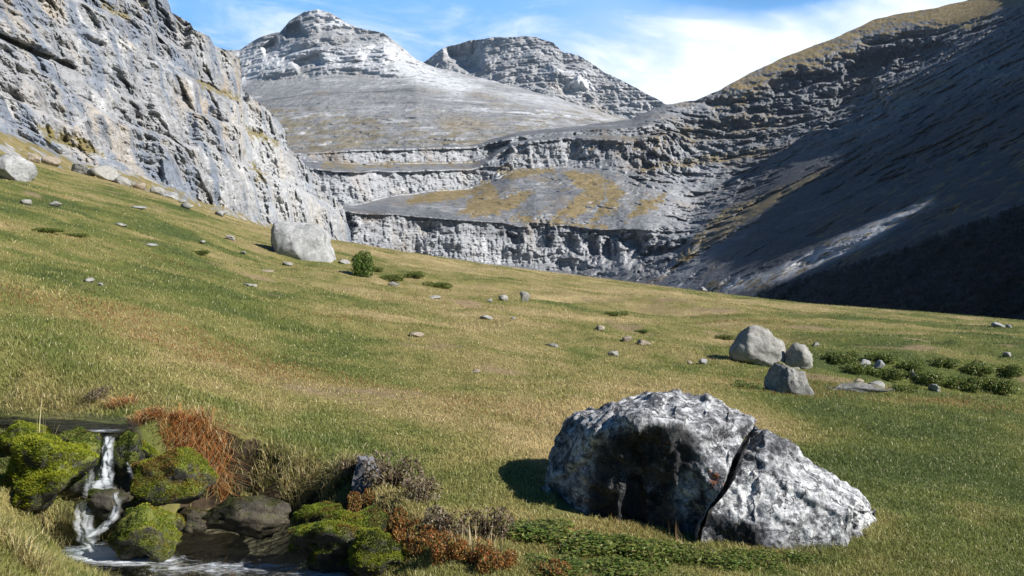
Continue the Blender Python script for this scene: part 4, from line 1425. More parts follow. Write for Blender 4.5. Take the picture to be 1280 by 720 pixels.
STONES = [
    (655, 377, 11, 15, 'upright pale stone standing alone on the mid meadow'),
    (629, 376, 11, 9, 'low pale stone beside the upright stone on the mid meadow'),
    (612, 378, 7, 5, 'tiny pale stone left of the low stone on the mid meadow'),
    (543, 374, 14, 6, 'flat pale stone in the grass between the green bush and the upright stone'),
    (492, 358, 14, 8, 'greyish stone in the scrub right of the green bush'),
    (606, 400, 20, 6, 'wide whitish stone flush with the turf below the upright stone'),
    (641, 400, 6, 5, 'tiny stone just right of the wide whitish stone'),
    (521, 422, 20, 6, 'flat cream stone half buried in the middle of the meadow'),
    (595, 467, 12, 5, 'small cream stone in the green turf above the split boulder shadow'),
    (751, 414, 14, 9, 'tan stone on the path-like straw band left of the rounded boulder'),
    (783, 428, 15, 11, 'brownish angular stone in the straw coloured grass'),
    (806, 432, 20, 8, 'low tan stone beside the brownish angular stone'),
    (880, 456, 12, 8, 'bright white stone left of the rounded pale boulder'),
    (862, 456, 7, 6, 'pinkish pebble left of the bright white stone'),
    (768, 446, 12, 8, 'pale cracked stone above the top of the split boulder'),
    (690, 434, 14, 6, 'thin grey stone in the olive turf'),
    (108, 353, 14, 7, 'pale stone lying in the left part of the meadow'),
    (124, 357, 8, 4, 'smaller stone beside the pale stone in the left part of the meadow'),
    (186, 308, 14, 5, 'white stone in the upper left slope grass'),
    (310, 358, 20, 5, 'long whitish stone flush in the turf under the large block'),
    (150, 283, 14, 5, 'flat stone on the slope under the broken ledge'),
    (172, 261, 14, 5, 'white stone just below the foot of the left cliff'),
    (232, 261, 14, 10, 'upright whitish stone at the foot of the left cliff'),
    (226, 254, 9, 6, 'pale pebble above the upright whitish stone'),
    (275, 270, 16, 9, 'grey white stone between the cliff and the large block'),
    (287, 300, 12, 6, 'small stone left of the large pale block'),
    (303, 318, 10, 5, 'pebble below left of the large pale block'),
    (359, 332, 16, 6, 'flat stone in front of the large pale block'),
    (333, 340, 14, 5, 'creamy stone below the large pale block'),
    (430, 330, 18, 6, 'flat pale stone between the large block and the bush'),
    (252, 305, 12, 5, 'low stone in the grass up the left slope'),
    (66, 258, 14, 7, 'small stone high on the left slope near the smooth rock'),
    (30, 255, 12, 9, 'stone under the smooth pale rock at the left edge'),
    (880, 364, 10, 7, 'white stone on the skyline right of the broad slab'),
    (905, 365, 12, 8, 'pale angular stone on the skyline in front of the dark wood'),
    (921, 367, 8, 6, 'small stone on the skyline at the left end of the dark wood'),
    (1249, 409, 16, 8, 'white stone on the skyline at the far right'),
    (1262, 410, 8, 5, 'small white stone beside the skyline stone at the far right'),
    (1046, 447, 14, 9, 'whitish stone in the shrubby bank left end'),
    (1082, 459, 15, 12, 'white angular stone in the middle of the shrubby bank'),
    (1101, 462, 14, 13, 'pointed white stone deep in the shrubby bank'),
    (1142, 473, 9, 13, 'narrow upright stone among the bank shrubs'),
    (1170, 490, 14, 11, 'pale stone at the foot of the shrubby bank'),
    (1075, 480, 10, 7, 'small tan stone above the long flat stone'),
    (1262, 446, 14, 7, 'pale stone at the right end of the shrubby bank'),
    (1020, 433, 10, 6, 'grey stone behind the rounded pale boulder'),
]
for i, (px, py, wp, hp, lab) in enumerate(STONES):
    rnd = random.Random(i)
    put_rock('stone', px, py, wp * 1.2, hp * 0.7, stone_kind(lab), 400 + i, lab, 'stone', 'pale stones scattered over the meadow', sub=3, cuts=8, rz=rnd.uniform(0, 3), depth_ratio=rnd.uniform(0.6, 0.9), sink=0.3, tilt=(0, rnd.uniform(-0.3, 0.3)), rough=0.22, fine=0.06, cut_lo=0.4)

# blocks fallen along the foot of the cliff
BLOCKS = [(98, 192, 34, 15, 'long grey block in the broken ledge under the cliff'), (128, 203, 40, 16, 'thick layered block at the middle of the broken ledge'),
          (152, 212, 26, 12, 'tilted pale block right of the layered block'), (172, 222, 24, 10, 'flat yellowish block at the right end of the broken ledge'),
          (60, 184, 24, 11, 'squat brownish block at the left of the broken ledge'), (40, 202, 14, 9, 'tan cube-like block beside the smooth rock'),
          (195, 228, 20, 9, 'wedge shaped block where the ledge meets the cliff wall'), (112, 214, 18, 8, 'small creamy block below the broken ledge'), (210, 240, 24, 10, 'low white block under the ochre stain')]
for i, (px, py, wp, hp, lab) in enumerate(BLOCKS):
    put_rock('fallen_block', px, py, wp, hp, stone_kind(lab), 500 + i, lab, 'rock', 'blocks fallen along the cliff foot', sub=4, cuts=12, cut_lo=0.45, rz=i * 0.7, depth_ratio=0.8, sink=0.3, tilt=(0, 0.25))
# ---------------------------------------------------------------- stream
def water_sheet(name, poly, z, grow, nx, ny, foam_fn, rip):
    a = np.array(poly)
    x0, x1, y0, y1 = a[:, 0].min() - grow, a[:, 0].max() + grow, a[:, 1].min(), a[:, 1].max() + grow
    xs, ys = np.linspace(x0, x1, nx), np.linspace(y0, y1, ny)
    X, Y = np.meshgrid(xs, ys)
    sd = poly_sd(poly, X, Y)
    q = np.stack([X.ravel() * 5, Y.ravel() * 8, X.ravel() * 0], 1)
    Z = z + rip * fbm(q, 3, 401).reshape(X.shape)
    V = np.stack([X, Y, Z], -1).reshape(-1, 3)
    keep = (sd < grow).ravel()
    Fc = grid_faces(ny, nx)
    Fc = Fc[keep[Fc].all(1)]
    used = np.unique(Fc)
    remap = np.full(len(V), -1)
    remap[used] = np.arange(len(used))
    foam = foam_fn(X.ravel(), Y.ravel())[used]
    return mesh_np(name, V[used], remap[Fc], M_WATER, attrs={'foam': foam})


def pool_foam_sheen(x, y):
    f = 0.95 * np.exp(-(((x + 2.42) / 0.22) ** 2 + ((y - 4.98) / 0.16) ** 2))
    f = f + 0.7 * np.exp(-(((x + 2.12) / 0.22) ** 2 + ((y - 4.86) / 0.09) ** 2))
    f = f + 0.55 * np.exp(-(((x + 1.0) / 0.16) ** 2 + ((y - 4.62) / 0.12) ** 2))
    f = f + 0.42 * np.exp(-(((x + 1.6) / 0.6) ** 2 + ((y - 4.72) / 0.14) ** 2)) + 0.12  # broad pale streaks stand in for light on the rippled pool
    return f


o = water_sheet('stream_water', POOL, POOL_Z, 0.10, 150, 170, pool_foam_sheen, 0.007)
tag(o, 'dark clear pool of the stream', None, None, 'structure')
o = water_sheet('upper_stream_water', UPPER, UP_Z, 0.02, 200, 60, lambda x, y: 0.6 * np.exp(-(((x + 2.62) / 0.2) ** 2 + ((y - 5.4) / 0.1) ** 2)), 0.003)
tag(o, 'dark water running to the lip of the fall', None, None, 'structure')


def fall_sheet(name, path, label, dens=0.75, nu=26, nv=120, seed=1, parent=None):
    """path rows: (px, py, distance, width px)."""
    a = np.array(path, float)
    t = np.linspace(0, 1, nv)
    src = np.r_[0, np.cumsum(np.hypot(np.diff(a[:, 0]), np.diff(a[:, 1])))]
    src /= src[-1]
    pxs, pys, ds, ws = [np.interp(t, src, a[:, i]) for i in range(4)]
    ker = np.hanning(13)
    ker /= ker.sum()
    pxs, pys, ds, ws = [np.convolve(np.pad(v, 6, mode='edge'), ker, 'valid') for v in (pxs, pys, ds, ws)]
    c = unproj(pxs, pys, ds)
    u = np.linspace(-0.5, 0.5, nu)
    V = np.zeros((nv, nu, 3))
    V[...] = c[:, None]
    V[..., 0] += u[None] * (ws * ds / F)[:, None]
    V[..., 1] -= 0.03 * np.cos(u * math.pi)[None]
    q = np.stack([np.repeat(u[None] * 3, nv, 0).ravel(), np.repeat(t[:, None] * 2.5, nu, 1).ravel(), np.full(nv * nu, seed)], 1)
    V[..., 1] += 0.025 * fbm(q * 2, 3, 411).reshape(nv, nu)
    edge = (1 - (np.abs(u) * 2) ** 2)[None] * np.ones((nv, 1))
    ends = (sstep(0, 0.06, t) * sstep(1, 0.95, t))[:, None]
    foam = dens * edge * (0.45 + 0.55 * ends) - 0.45 * (1 - edge)
    me_flow = np.stack([np.repeat(u[None] * 1.0, nv, 0).ravel(), np.repeat(t[:, None] * 2.2, nu, 1).ravel(), np.full(nv * nu, seed * 1.7)], 1)
    ctr = V.reshape(-1, 3).mean(0)
    org = np.array(parent.location) if parent is not None else ctr
    ob = mesh_np(name, V.reshape(-1, 3) - org, grid_faces(nv, nu), M_FALL, parent, attrs={'foam': foam.ravel(), 'flow': me_flow}, loc=None if parent is not None else tuple(ctr))
    if label:
        tag(ob, label, 'waterfall', None, 'thing')
    return ob


wf = empty('waterfall', tuple(unproj(124, 690, 4.92)))
tag(wf, 'white broken cascade stepping down between the mossy rocks into the pool', 'waterfall', None, 'thing')
fall_sheet('strand', [(139, 543, 5.37, 24), (137, 556, 5.31, 22), (135, 580, 5.27, 25), (133, 606, 5.20, 34)], None, 0.80, 20, 90, 1, wf)
fall_sheet('strand', [(119, 545, 5.38, 22), (117, 558, 5.33, 18), (115, 584, 5.29, 20), (113, 608, 5.21, 24)], None, 0.46, 18, 80, 2, wf)
fall_sheet('apron', [(127, 598, 5.18, 44), (125, 608, 5.12, 58), (123, 622, 5.08, 58), (118, 640, 5.04, 46)], None, 0.70, 30, 70, 5, wf)
fall_sheet('strand', [(112, 624, 5.05, 36), (106, 642, 5.00, 42), (106, 658, 4.95, 42), (113, 676, 4.92, 48), (122, 688, 4.89, 50)], None, 0.62, 22, 90, 6, wf)
fall_sheet('strand', [(145, 612, 5.04, 14), (149, 630, 4.99, 18), (144, 646, 4.95, 22), (130, 660, 4.92, 28), (114, 670, 4.89, 30)], None, 0.66, 16, 90, 7, wf)
fall_sheet('waterfall', [(160, 566, 5.42, 7), (162, 576, 5.36, 9), (166, 590, 5.33, 14), (170, 598, 5.28, 24)], 'short white trickle right of the waterfall', 0.55, 12, 60, 3)
fall_sheet('waterfall', [(190, 562, 5.52, 6), (191, 570, 5.46, 8), (192, 580, 5.40, 12)], 'tiny splash of water beside the rusty grass', 0.5, 10, 40, 4)


# ---- blades: grass, moss, tussocks -----------------------------------------------------------------------------------------------
def blades(B, h, wd, lean, az, col, rs, droop=0.0, up=None):
    """Flat tapering blades: B (N,3) roots, h heights, wd widths, lean 0..1 towards azimuth az; returns V, tris, colours."""
    n = len(B)
    d = np.stack([np.cos(az), np.sin(az), np.zeros(n)], 1)
    fa = rs.uniform(0, 2 * math.pi, n)
    s = np.stack([np.cos(fa), np.sin(fa), np.zeros(n)], 1) * (wd * 0.5)[:, None]
    upv = np.zeros((n, 3))
    upv[:, 2] = 1
    if up is not None:
        upv = up
    mid = B + upv * (h * 0.55)[:, None] + d * (h * lean * 0.30)[:, None]
    tip = B + upv * (h * (1.0 - 0.45 * lean ** 2 - droop))[:, None] + d * (h * lean * (0.95 + droop))[:, None]
    V = np.stack([B - s, B + s, mid - s * 0.8, mid + s * 0.8, tip], 1).reshape(-1, 3)
    o = (np.arange(n) * 5)[:, None]
    T = np.concatenate([o + [0, 1, 3], o + [0, 3, 2], o + [2, 3, 4]], 0)
    C = np.repeat(col, 5, 0).reshape(n, 5, 3).copy()
    C[:, :2] *= 0.75        # paler towards the tips
    return V, T, C.reshape(-1, 3)


MOSS_Y = np.array([0.33, 0.35, 0.03])
MOSS_G = np.array([0.14, 0.20, 0.02])
MOSS_D = np.array([0.045, 0.062, 0.018])
MOSS_B = np.array([0.21, 0.13, 0.035])


def mossy_rock(px, py, dist, wpx, hpx, seed, label, cols, cover=0.9, length=0.022, dr=0.8, rz=0.0, n=9000, cuts=6, name='mossy_rock', mat=None, rough=0.16):
    """A wet rock under a fur of moss; (px,py) is its foot as seen from the meadow."""
    s = dist / F
    wd, ht = wpx * s, hpx * s * 0.9
    V, Fc = rock_shape(seed, (wd / 2 * 1.06, wd / 2 * dr, ht / 2 / 0.72), 4, cuts + 2, rough * 2.2, 0.5, 0.06)
    V = rot_z(V, rz)
    V[:, 2] -= V[:, 2].min() + ht * 0.28
    base = unproj(px, py, dist)
    base = np.array([base[0], dist + wd / 2 * dr * 0.6, base[2]])
    ob = mesh_np(name, V, Fc, mat or M_WET, loc=tuple(base))
    tag(ob, label, 'rock', 'mossy rocks in the stream', 'thing')
    if n:
        rs = np.random.RandomState(seed)
        tri = V[Fc]
        nr = np.cross(tri[:, 1] - tri[:, 0], tri[:, 2] - tri[:, 0])
        ar = np.linalg.norm(nr, axis=1)
        nr = nr / (ar[:, None] + 1e-12)
        ctr = tri.mean(1)
        wgt = ar * np.clip((nr[:, 2] + 0.55) * 1.4, 0, 1) * (fbm(ctr * 5.0 + seed, 3, 421) > (0.5 - cover) * 1.2)
        n = int(n * 1.6)
        f = rs.choice(len(Fc), n, p=wgt / wgt.sum())
        a, b = rs.rand(n), rs.rand(n)
        sw = a + b > 1
        a[sw], b[sw] = 1 - a[sw], 1 - b[sw]
        B = tri[f, 0] + (tri[f, 1] - tri[f, 0]) * a[:, None] + (tri[f, 2] - tri[f, 0]) * b[:, None]
        up = nr[f] * 0.8 + np.array([0, 0, 0.5]) + rs.normal(0, 0.25, (n, 3))
        up /= np.linalg.norm(up, axis=1, keepdims=True)
        k = np.clip(0.5 + 0.9 * fbm(B * 6.0 + seed, 3, 425) + rs.normal(0, 0.14, n), 0, 1) * (len(cols) - 1)
        cs = np.stack([np.interp(k, np.arange(len(cols)), [c[i] for c in cols]) for i in range(3)], 1)
        cs *= rs.uniform(0.75, 1.25, n)[:, None]
        Vb, Tb, Cb = blades(B - nr[f] * 0.004, 0.62 * length * rs.uniform(0.5, 1.4, n), np.full(n, 0.0055), rs.uniform(0.1, 0.7, n), rs.uniform(0, 6.28, n), cs, rs, 0, up)
        mesh_np('moss', Vb, Tb, M_MOSS, ob, {'Col': Cb})
    return ob


mossy_rock(44, 634, 4.92, 100, 68, 601, 'bright yellow green mossy dome at the left edge beside the waterfall', [MOSS_G, MOSS_Y, MOSS_Y, MOSS_G], 1.0, 0.03, 0.8, 0.2, 15000, 4)
mossy_rock(82, 612, 5.22, 78, 68, 602, 'dark green mossy rock that dams the upper stream left of the waterfall', [MOSS_D, MOSS_G, MOSS_D, MOSS_B], 0.75, 0.02, 0.6, 0.4, 9000, 7)
mossy_rock(18, 566, 5.40, 60, 28, 611, 'green mossy hump under the upper stream at the left edge', [MOSS_G, MOSS_Y, MOSS_D], 0.9, 0.022, 0.6, 0.1, 7000, 5)
mossy_rock(208, 632, 5.10, 100, 58, 603, 'broad yellow and rust mossy rock right of the waterfall', [MOSS_Y, MOSS_G, MOSS_Y, MOSS_B, MOSS_B], 0.95, 0.022, 0.7, -0.2, 14000, 6)
mossy_rock(178, 694, 4.82, 76, 62, 604, 'rounded mossy rock standing in the pool at the foot of the fall', [MOSS_D, MOSS_G, MOSS_Y, MOSS_B], 0.75, 0.02, 0.75, 0.5, 9000, 7)
mossy_rock(150, 588, 5.36, 46, 40, 605, 'dark blue green mossy knob behind the waterfall', [MOSS_D, MOSS_G * 0.7, MOSS_D], 0.85, 0.018, 0.6, 0.0, 6000, 6)
mossy_rock(178, 586, 5.42, 34, 26, 612, 'small olive mossy knob between the trickle and the rusty grass', [MOSS_G, MOSS_Y, MOSS_B], 0.9, 0.018, 0.6, 0.0, 4000, 6)
mossy_rock(300, 668, 5.22, 108, 40, 606, 'long low dark brown rock at the back of the pool', [MOSS_D, MOSS_D, MOSS_B * 0.6], 0.6, 0.012, 0.55, 0.1, 8000, 7, mat=M_WET_BARE)
mossy_rock(236, 664, 5.20, 46, 26, 613, 'small brownish wet rock between the mossy rock and the long dark rock', [MOSS_D, MOSS_B * 0.7], 0.5, 0.012, 0.7, 0.4, 3000, 7, mat=M_WET_BARE)
mossy_rock(420, 712, 4.62, 118, 66, 607, 'mossy hump with olive top on the right side of the pool', [MOSS_B, MOSS_Y * 0.8, MOSS_G, MOSS_D, MOSS_B], 0.9, 0.022, 0.8, 0.3, 15000, 5)
mossy_rock(468, 716, 4.40, 70, 40, 614, 'low green mossy lump at the bottom of the picture right of the pool', [MOSS_G, MOSS_Y, MOSS_D], 0.9, 0.022, 0.8, 0.3, 8000, 5)
mossy_rock(398, 672, 5.05, 70, 36, 615, 'olive mossy shelf under the straw tussock behind the pool', [MOSS_Y, MOSS_G, MOSS_B], 0.95, 0.022, 0.6, -0.2, 8000, 5)


mossy_rock(128, 648, 4.98, 56, 30, 616, 'black wet ledge under the white cascade', [MOSS_D, MOSS_G], 0.4, 0.012, 0.5, 0.1, 1500, 8, mat=M_WET_BARE)


# the slanting slab in the bank
def bank_slab():
    g = hit(452, 628, 3, 9)
    bm_pts = np.array([(-0.02, 0.0, 0.30), (-0.10, -0.02, -0.1), (0.20, -0.04, -0.1), (0.22, 0.02, 0.02), (0.05, 0.12, 0.27), (-0.12, 0.35, -0.1), (0.25, 0.35, -0.1), (0.02, 0.3, 0.2)])
    bm = bmesh.new()
    for p_ in bm_pts:
        bm.verts.new(p_)
    bmesh.ops.convex_hull(bm, input=bm.verts)
    bmesh.ops.subdivide_edges(bm, edges=bm.edges, cuts=7, use_grid_fill=True)
    bmesh.ops.triangulate(bm, faces=bm.faces)
    bm.verts.index_update()
    V = np.array([v.co[:] for v in bm.verts])
    Fc = np.array([[v.index for v in f.verts] for f in bm.faces])
    bm.free()
    V = V + 0.012 * np.stack([fbm(V * 7 + k * 9, 4, 430 + k) for k in range(3)], 1)
    ob = mesh_np('bank_rock', V, Fc, M_SLAB, loc=(g[0], g[1], g[2]), smooth=False)
    tag(ob, 'smooth blue grey pointed slab set in the stream bank', 'rock', None, 'thing')


M_SLAB = stone_mat('blue grey slab', (0.035, 0.033, 0.034), (0.10, 0.10, 0.108), (0.20, 0.20, 0.21), ((0.16, 0.06, 0.03), 0.7), 4.0, 0.14, bump_d=0.01, wet=0.2)
bank_slab()
# ---------------------------------------------------------------- tussocks and low plants
def tuft(name, px, py, spread_px, length, n, cols, label, cat, group=None, lean=(0.3, 1.0), droop=0.0, wd=0.0045, seed=0, flat=0.6, hang=None, pos=None):
    rs = np.random.RandomState(seed * 17 + int(px))
    g = hit(px, py, 2.5, 120) if pos is None else np.array(pos, float)
    s = g[1] / F * spread_px / 2
    r = np.sqrt(rs.rand(n)) * s
    a = rs.uniform(0, 2 * math.pi, n)
    x, y = r * np.cos(a), r * np.sin(a) * flat
    B = np.stack([x, y, ground_z(g[0] + x, g[1] + y) - g[2] - 0.01], 1) if pos is None else np.stack([x, y, -0.01 + 0 * x], 1)
    az = np.arctan2(y, x) + rs.normal(0, 0.8, n)
    if hang is not None:
        az = np.where(rs.rand(n) < 0.62, hang + rs.normal(0, 0.9, n), az)
    k = rs.rand(n) * (len(cols) - 1)
    cs = np.stack([np.interp(k, np.arange(len(cols)), [c[i] for c in cols]) for i in range(3)], 1) * rs.uniform(0.7, 1.25, n)[:, None] * 1.6
    cs = np.minimum(cs, 0.85)
    h = length * rs.uniform(0.3, 1.15, n)
    V, T, C = blades(B, h, np.full(n, wd), rs.uniform(lean[0], lean[1], n), az, cs, rs, droop)
    ob = mesh_np(name, V, T, M_GRASS, attrs={'Col': C}, loc=tuple(g))
    tag(ob, label, cat, group, 'thing')
    return ob


RUST2 = np.array([0.42, 0.17, 0.05])
ORANGE = np.array([0.46, 0.27, 0.10])
DEAD = np.array([0.34, 0.26, 0.15])
GREYB = np.array([0.20, 0.165, 0.12])
rustg = [RUST, RUST2, ORANGE, DEAD, RUST2, STRAW, OLIVE, ORANGE]
G_R, G_S, G_W = 'rusty grass tussocks along the stream bank', 'straw coloured tussocks by the stream', 'green weeds at the foot of the split boulder'
for a in [
    (152, 508, 36, 0.12, 420, rustg, 'rusty tussock where the upper stream bends, farthest left of the rusty ones', 0.3),
    (184, 524, 38, 0.13, 420, rustg, 'orange brown tussock above the tiny splash', 0.3),
    (212, 540, 34, 0.12, 380, rustg, 'rust tussock just left of the big hanging one', 0.4),
    (258, 572, 62, 0.24, 900, rustg, 'big orange tussock hanging over the bank above the pool', 0.75),
    (236, 548, 42, 0.14, 420, [RUST, RUST2, BROWN], 'dark rust tussock behind the big hanging one', 0.3),
]:
    tuft('grass_tussock', a[0], a[1], a[2], a[3], a[4], a[5], a[6], 'grass tuft', G_R, (0.4, 1.1), a[7] * 0.5, 0.005, 1, 0.6, -1.4)
for a in [
    (376, 604, 50, 0.17, 500, 'pale straw tussock drooping over the bank right of the dark hollow'),
    (338, 588, 46, 0.15, 300, 'green and straw tussock over the middle of the dark hollow'),
    (420, 596, 40, 0.18, 420, 'short straw tussock left of the blue grey slab'),
    (130, 668, 60, 0.22, 460, 'straw tussock on the near bank in front of the waterfall'),
    (70, 650, 70, 0.20, 520, 'yellowish tussock on the near bank below the mossy dome'),
    (160, 716, 60, 0.17, 380, 'brown seeded tussock at the bottom left by the pool edge'),
    (30, 503, 70, 0.10, 420, 'short tussock hanging over the far bank of the upper stream at the left edge'),
    (92, 502, 60, 0.10, 380, 'short tussock hanging over the far bank just above the mossy dam'),
    (20, 690, 70, 0.18, 520, 'grass tussock in the bottom left corner'),
]:
    tuft('grass_tussock', a[0], a[1], a[2], a[3], a[4], [STRAW, OLIVE * 1.2, TAN, GREEN * 1.5], a[5], 'grass tuft', G_S, (0.3, 1.0), 0.15, 0.0045, 2, 0.6, -1.3)


# low leafy plants ----------------------------------------------------------------------------------------------------------------
def leaf_cloud(rs, n, rx, ry, rz, leaf, cols, lumps=7, elong=1.8, up=0.4):
    """Leaves (bent diamonds) through a lumpy dome."""
    L = np.stack([rs.uniform(-0.7, 0.7, lumps) * rx, rs.uniform(-0.7, 0.7, lumps) * ry, rs.uniform(0.25, 0.75, lumps) * rz], 1)
    R = rs.uniform(0.35, 0.6, lumps)
    k = rs.randint(0, lumps, n)
    d = rs.normal(size=(n, 3))
    d /= np.linalg.norm(d, axis=1, keepdims=True)
    rad = rs.uniform(0.55, 1.0, n) ** 0.5
    C = L[k] + d * (R[k] * rad)[:, None] * np.array([rx, ry, rz])
    C[:, 2] = np.abs(C[:, 2])
    t = rs.normal(size=(n, 3)) + np.array([0, 0, up])
    t /= np.linalg.norm(t, axis=1, keepdims=True)
    b = np.cross(t, rs.normal(size=(n, 3)))
    b /= np.linalg.norm(b, axis=1, keepdims=True) + 1e-9
    s = leaf * rs.uniform(0.6, 1.3, n)
    V = np.stack([C - t * (s * elong * 0.5)[:, None], C + b * (s * 0.5)[:, None], C + t * (s * elong * 0.5)[:, None], C - b * (s * 0.5)[:, None]], 1).reshape(-1, 3)
    Q = np.arange(n * 4).reshape(n, 4)
    kk = rs.rand(n) * (len(cols) - 1)
    cs = np.stack([np.interp(kk, np.arange(len(cols)), [c[i] for c in cols]) for i in range(3)], 1) * rs.uniform(0.7, 1.3, n)[:, None]
    return V, Q, np.repeat(cs, 4, 0)


def twigs(rs, n, rx, ry, rz, r):
    """Thin three-sided stems fanning out from the root."""
    Vs, Qs = [], []
    for i in range(n):
        a = rs.uniform(0, 6.28)
        e = np.array([math.cos(a) * rx * rs.uniform(0.2, 0.9), math.sin(a) * ry * rs.uniform(0.2, 0.9), rz * rs.uniform(0.5, 1.0)])
        m = e * 0.5 + np.array([0, 0, rz * 0.12])
        ring = np.stack([np.cos(np.arange(3) * 2.094), np.sin(np.arange(3) * 2.094), np.zeros(3)], 1)
        o = i * 9
        for p_, k in ((np.zeros(3) - [0, 0, 0.02], 1.0), (m, 0.7), (e, 0.25)):
            Vs.append(p_ + ring * r * k)
        for l in range(2):
            for j in range(3):
                Qs.append([o + l * 3 + j, o + l * 3 + (j + 1) % 3, o + l * 3 + 3 + (j + 1) % 3, o + l * 3 + 3 + j])
    return np.concatenate(Vs), np.array(Qs)


SHRUB = {}


def shrub_proto(key, rx, ry, rz, n, leaf, cols, nt, seed, elong=1.8, up=0.4):
    rs = np.random.RandomState(seed)
    V, Q, C = leaf_cloud(rs, n, rx, ry, rz, leaf, cols, 9, elong, up)
    tv, tq = twigs(rs, nt, rx, ry, rz, 0.006)
    SHRUB[key] = (V, Q, C, tv, tq)


LEAF_G = np.array([0.10, 0.155, 0.028])
LEAF_D = np.array([0.05, 0.085, 0.02])
LEAF_Y = np.array([0.21, 0.22, 0.05])
shrub_proto('weed', 0.16, 0.12, 0.13, 2400, 0.0095, [LEAF_D, LEAF_G, LEAF_Y, LEAF_G, OLIVE], 16, 701, 2.6, 0.8)
shrub_proto('rustberry', 0.14, 0.11, 0.11, 1900, 0.008, [RUST * 0.7, RUST2, LEAF_G, RUST, BROWN, OLIVE, RUST2], 24, 702, 2.0, 0.6)
shrub_proto('heath', 0.18, 0.13, 0.16, 900, 0.012, [GREYB, BROWN * 0.7, GREYB * 1.4, OLIVE * 0.7], 60, 703, 2.6, 0.9)
shrub_proto('juniper', 0.9, 0.7, 0.55, 3600, 0.05, [LEAF_D * 1.3, LEAF_G * 1.2, OLIVE, LEAF_G, LEAF_Y * 1.2], 26, 704, 2.0, 0.5)
shrub_proto('bush', 0.6, 0.5, 1.0, 3600, 0.06, [LEAF_G, LEAF_G * 1.2, LEAF_D], 20, 705, 1.7, 0.4)
_shared = {}


def shrub(name, key, px, py, wpx, hpx, label, cat, group=None, rz=0.0, lo=2.5):
    g = hit(px, py, lo, 140)
    s = g[1] / F
    V, Q, C, tv, tq = SHRUB[key]
    r = empty(name, tuple(g))
    sx = wpx * s / 2 / (np.abs(V[:, 0]).max() * 0.85)
    sz = hpx * s / (V[:, 2].max() * 0.92)
    if key not in _shared:
        a = mesh_np('foliage', V, Q, M_LEAF, attrs={'Col': C}, smooth=False)
        b = mesh_np('stems', tv, tq, M_BARK)
        _shared[key] = (a, b)
        a.parent = r
        b.parent = r
    else:
        for q in _shared[key]:
            c = q.copy()
            scene.collection.objects.link(c)
            c.parent = r
    r.scale = (sx, sx, sz)
    r.rotation_euler = (0, 0, rz)
    tag(r, label, cat, group, 'thing')
    return r


for i, (px, py, w_, h_, lab) in enumerate([
    (668, 668, 70, 34, 'green weed at the left foot of the split boulder'),
    (716, 684, 76, 36, 'dense green weed below the dark overhang of the split boulder'),
    (764, 694, 74, 36, 'green weed patch under the middle of the split boulder'),
    (812, 704, 76, 36, 'leafy green weed in front of the split boulder shadow'),
    (862, 700, 60, 34, 'green weed just left of the crack foot'),
    (908, 706, 64, 30, 'low green weed right of the crack foot'),
    (690, 714, 70, 30, 'low weed at the bottom edge beside the rusty plants'),
    (760, 722, 80, 30, 'green weed at the bottom edge below the overhang'),
    (960, 708, 50, 26, 'small green weed under the split slab'),
    (1010, 706, 46, 28, 'bright green weed under the right end of the split slab'),
    (640, 668, 40, 30, 'grey green weed in the tip of the boulder shadow'),
]):
    shrub('weed', 'weed', px, py, w_ * 1.3, h_ * 0.5, lab, 'plant', G_W, i * 1.3)
for i, (px, py, w_, h_, lab) in enumerate([
    (486, 672, 52, 34, 'rust red low plant at the left end of the rust red row'),
    (518, 690, 54, 34, 'bright rust red plant second from the left in its row'),
    (552, 700, 52, 34, 'rust red plant in the middle of its row'),
    (590, 708, 56, 32, 'rust plant beside the pale dead stems'),
    (622, 716, 50, 28, 'rust plant at the bottom edge below the grey twiggy heath'),
    (694, 724, 46, 22, 'small rust plant at the bottom edge under the weeds'),
    (452, 640, 36, 26, 'rust brown plant at the foot of the blue grey slab'),
]):
    shrub('rusty_plant', 'rustberry', px, py, w_, h_, lab, 'plant', 'rust red low plants on the stream bank', i * 1.1)
for i, (px, py, w_, h_, lab) in enumerate([
    (492, 612, 70, 44, 'grey brown twiggy heath right of the blue grey slab'),
    (530, 630, 60, 34, 'greyish heath between the slab and the boulder shadow'),
    (556, 668, 70, 36, 'twiggy heath above the rust red row'),
    (610, 672, 64, 40, 'grey twiggy heath nearest the boulder shadow'),
    (440, 596, 40, 26, 'dark heath on the bank above the slab'),
    (120, 500, 40, 14, 'dark twiggy heath on the bank behind the upper stream'),
]):
    shrub('heath', 'heath', px, py, w_, h_, lab, 'plant', 'twiggy heath along the stream bank', i * 0.9)

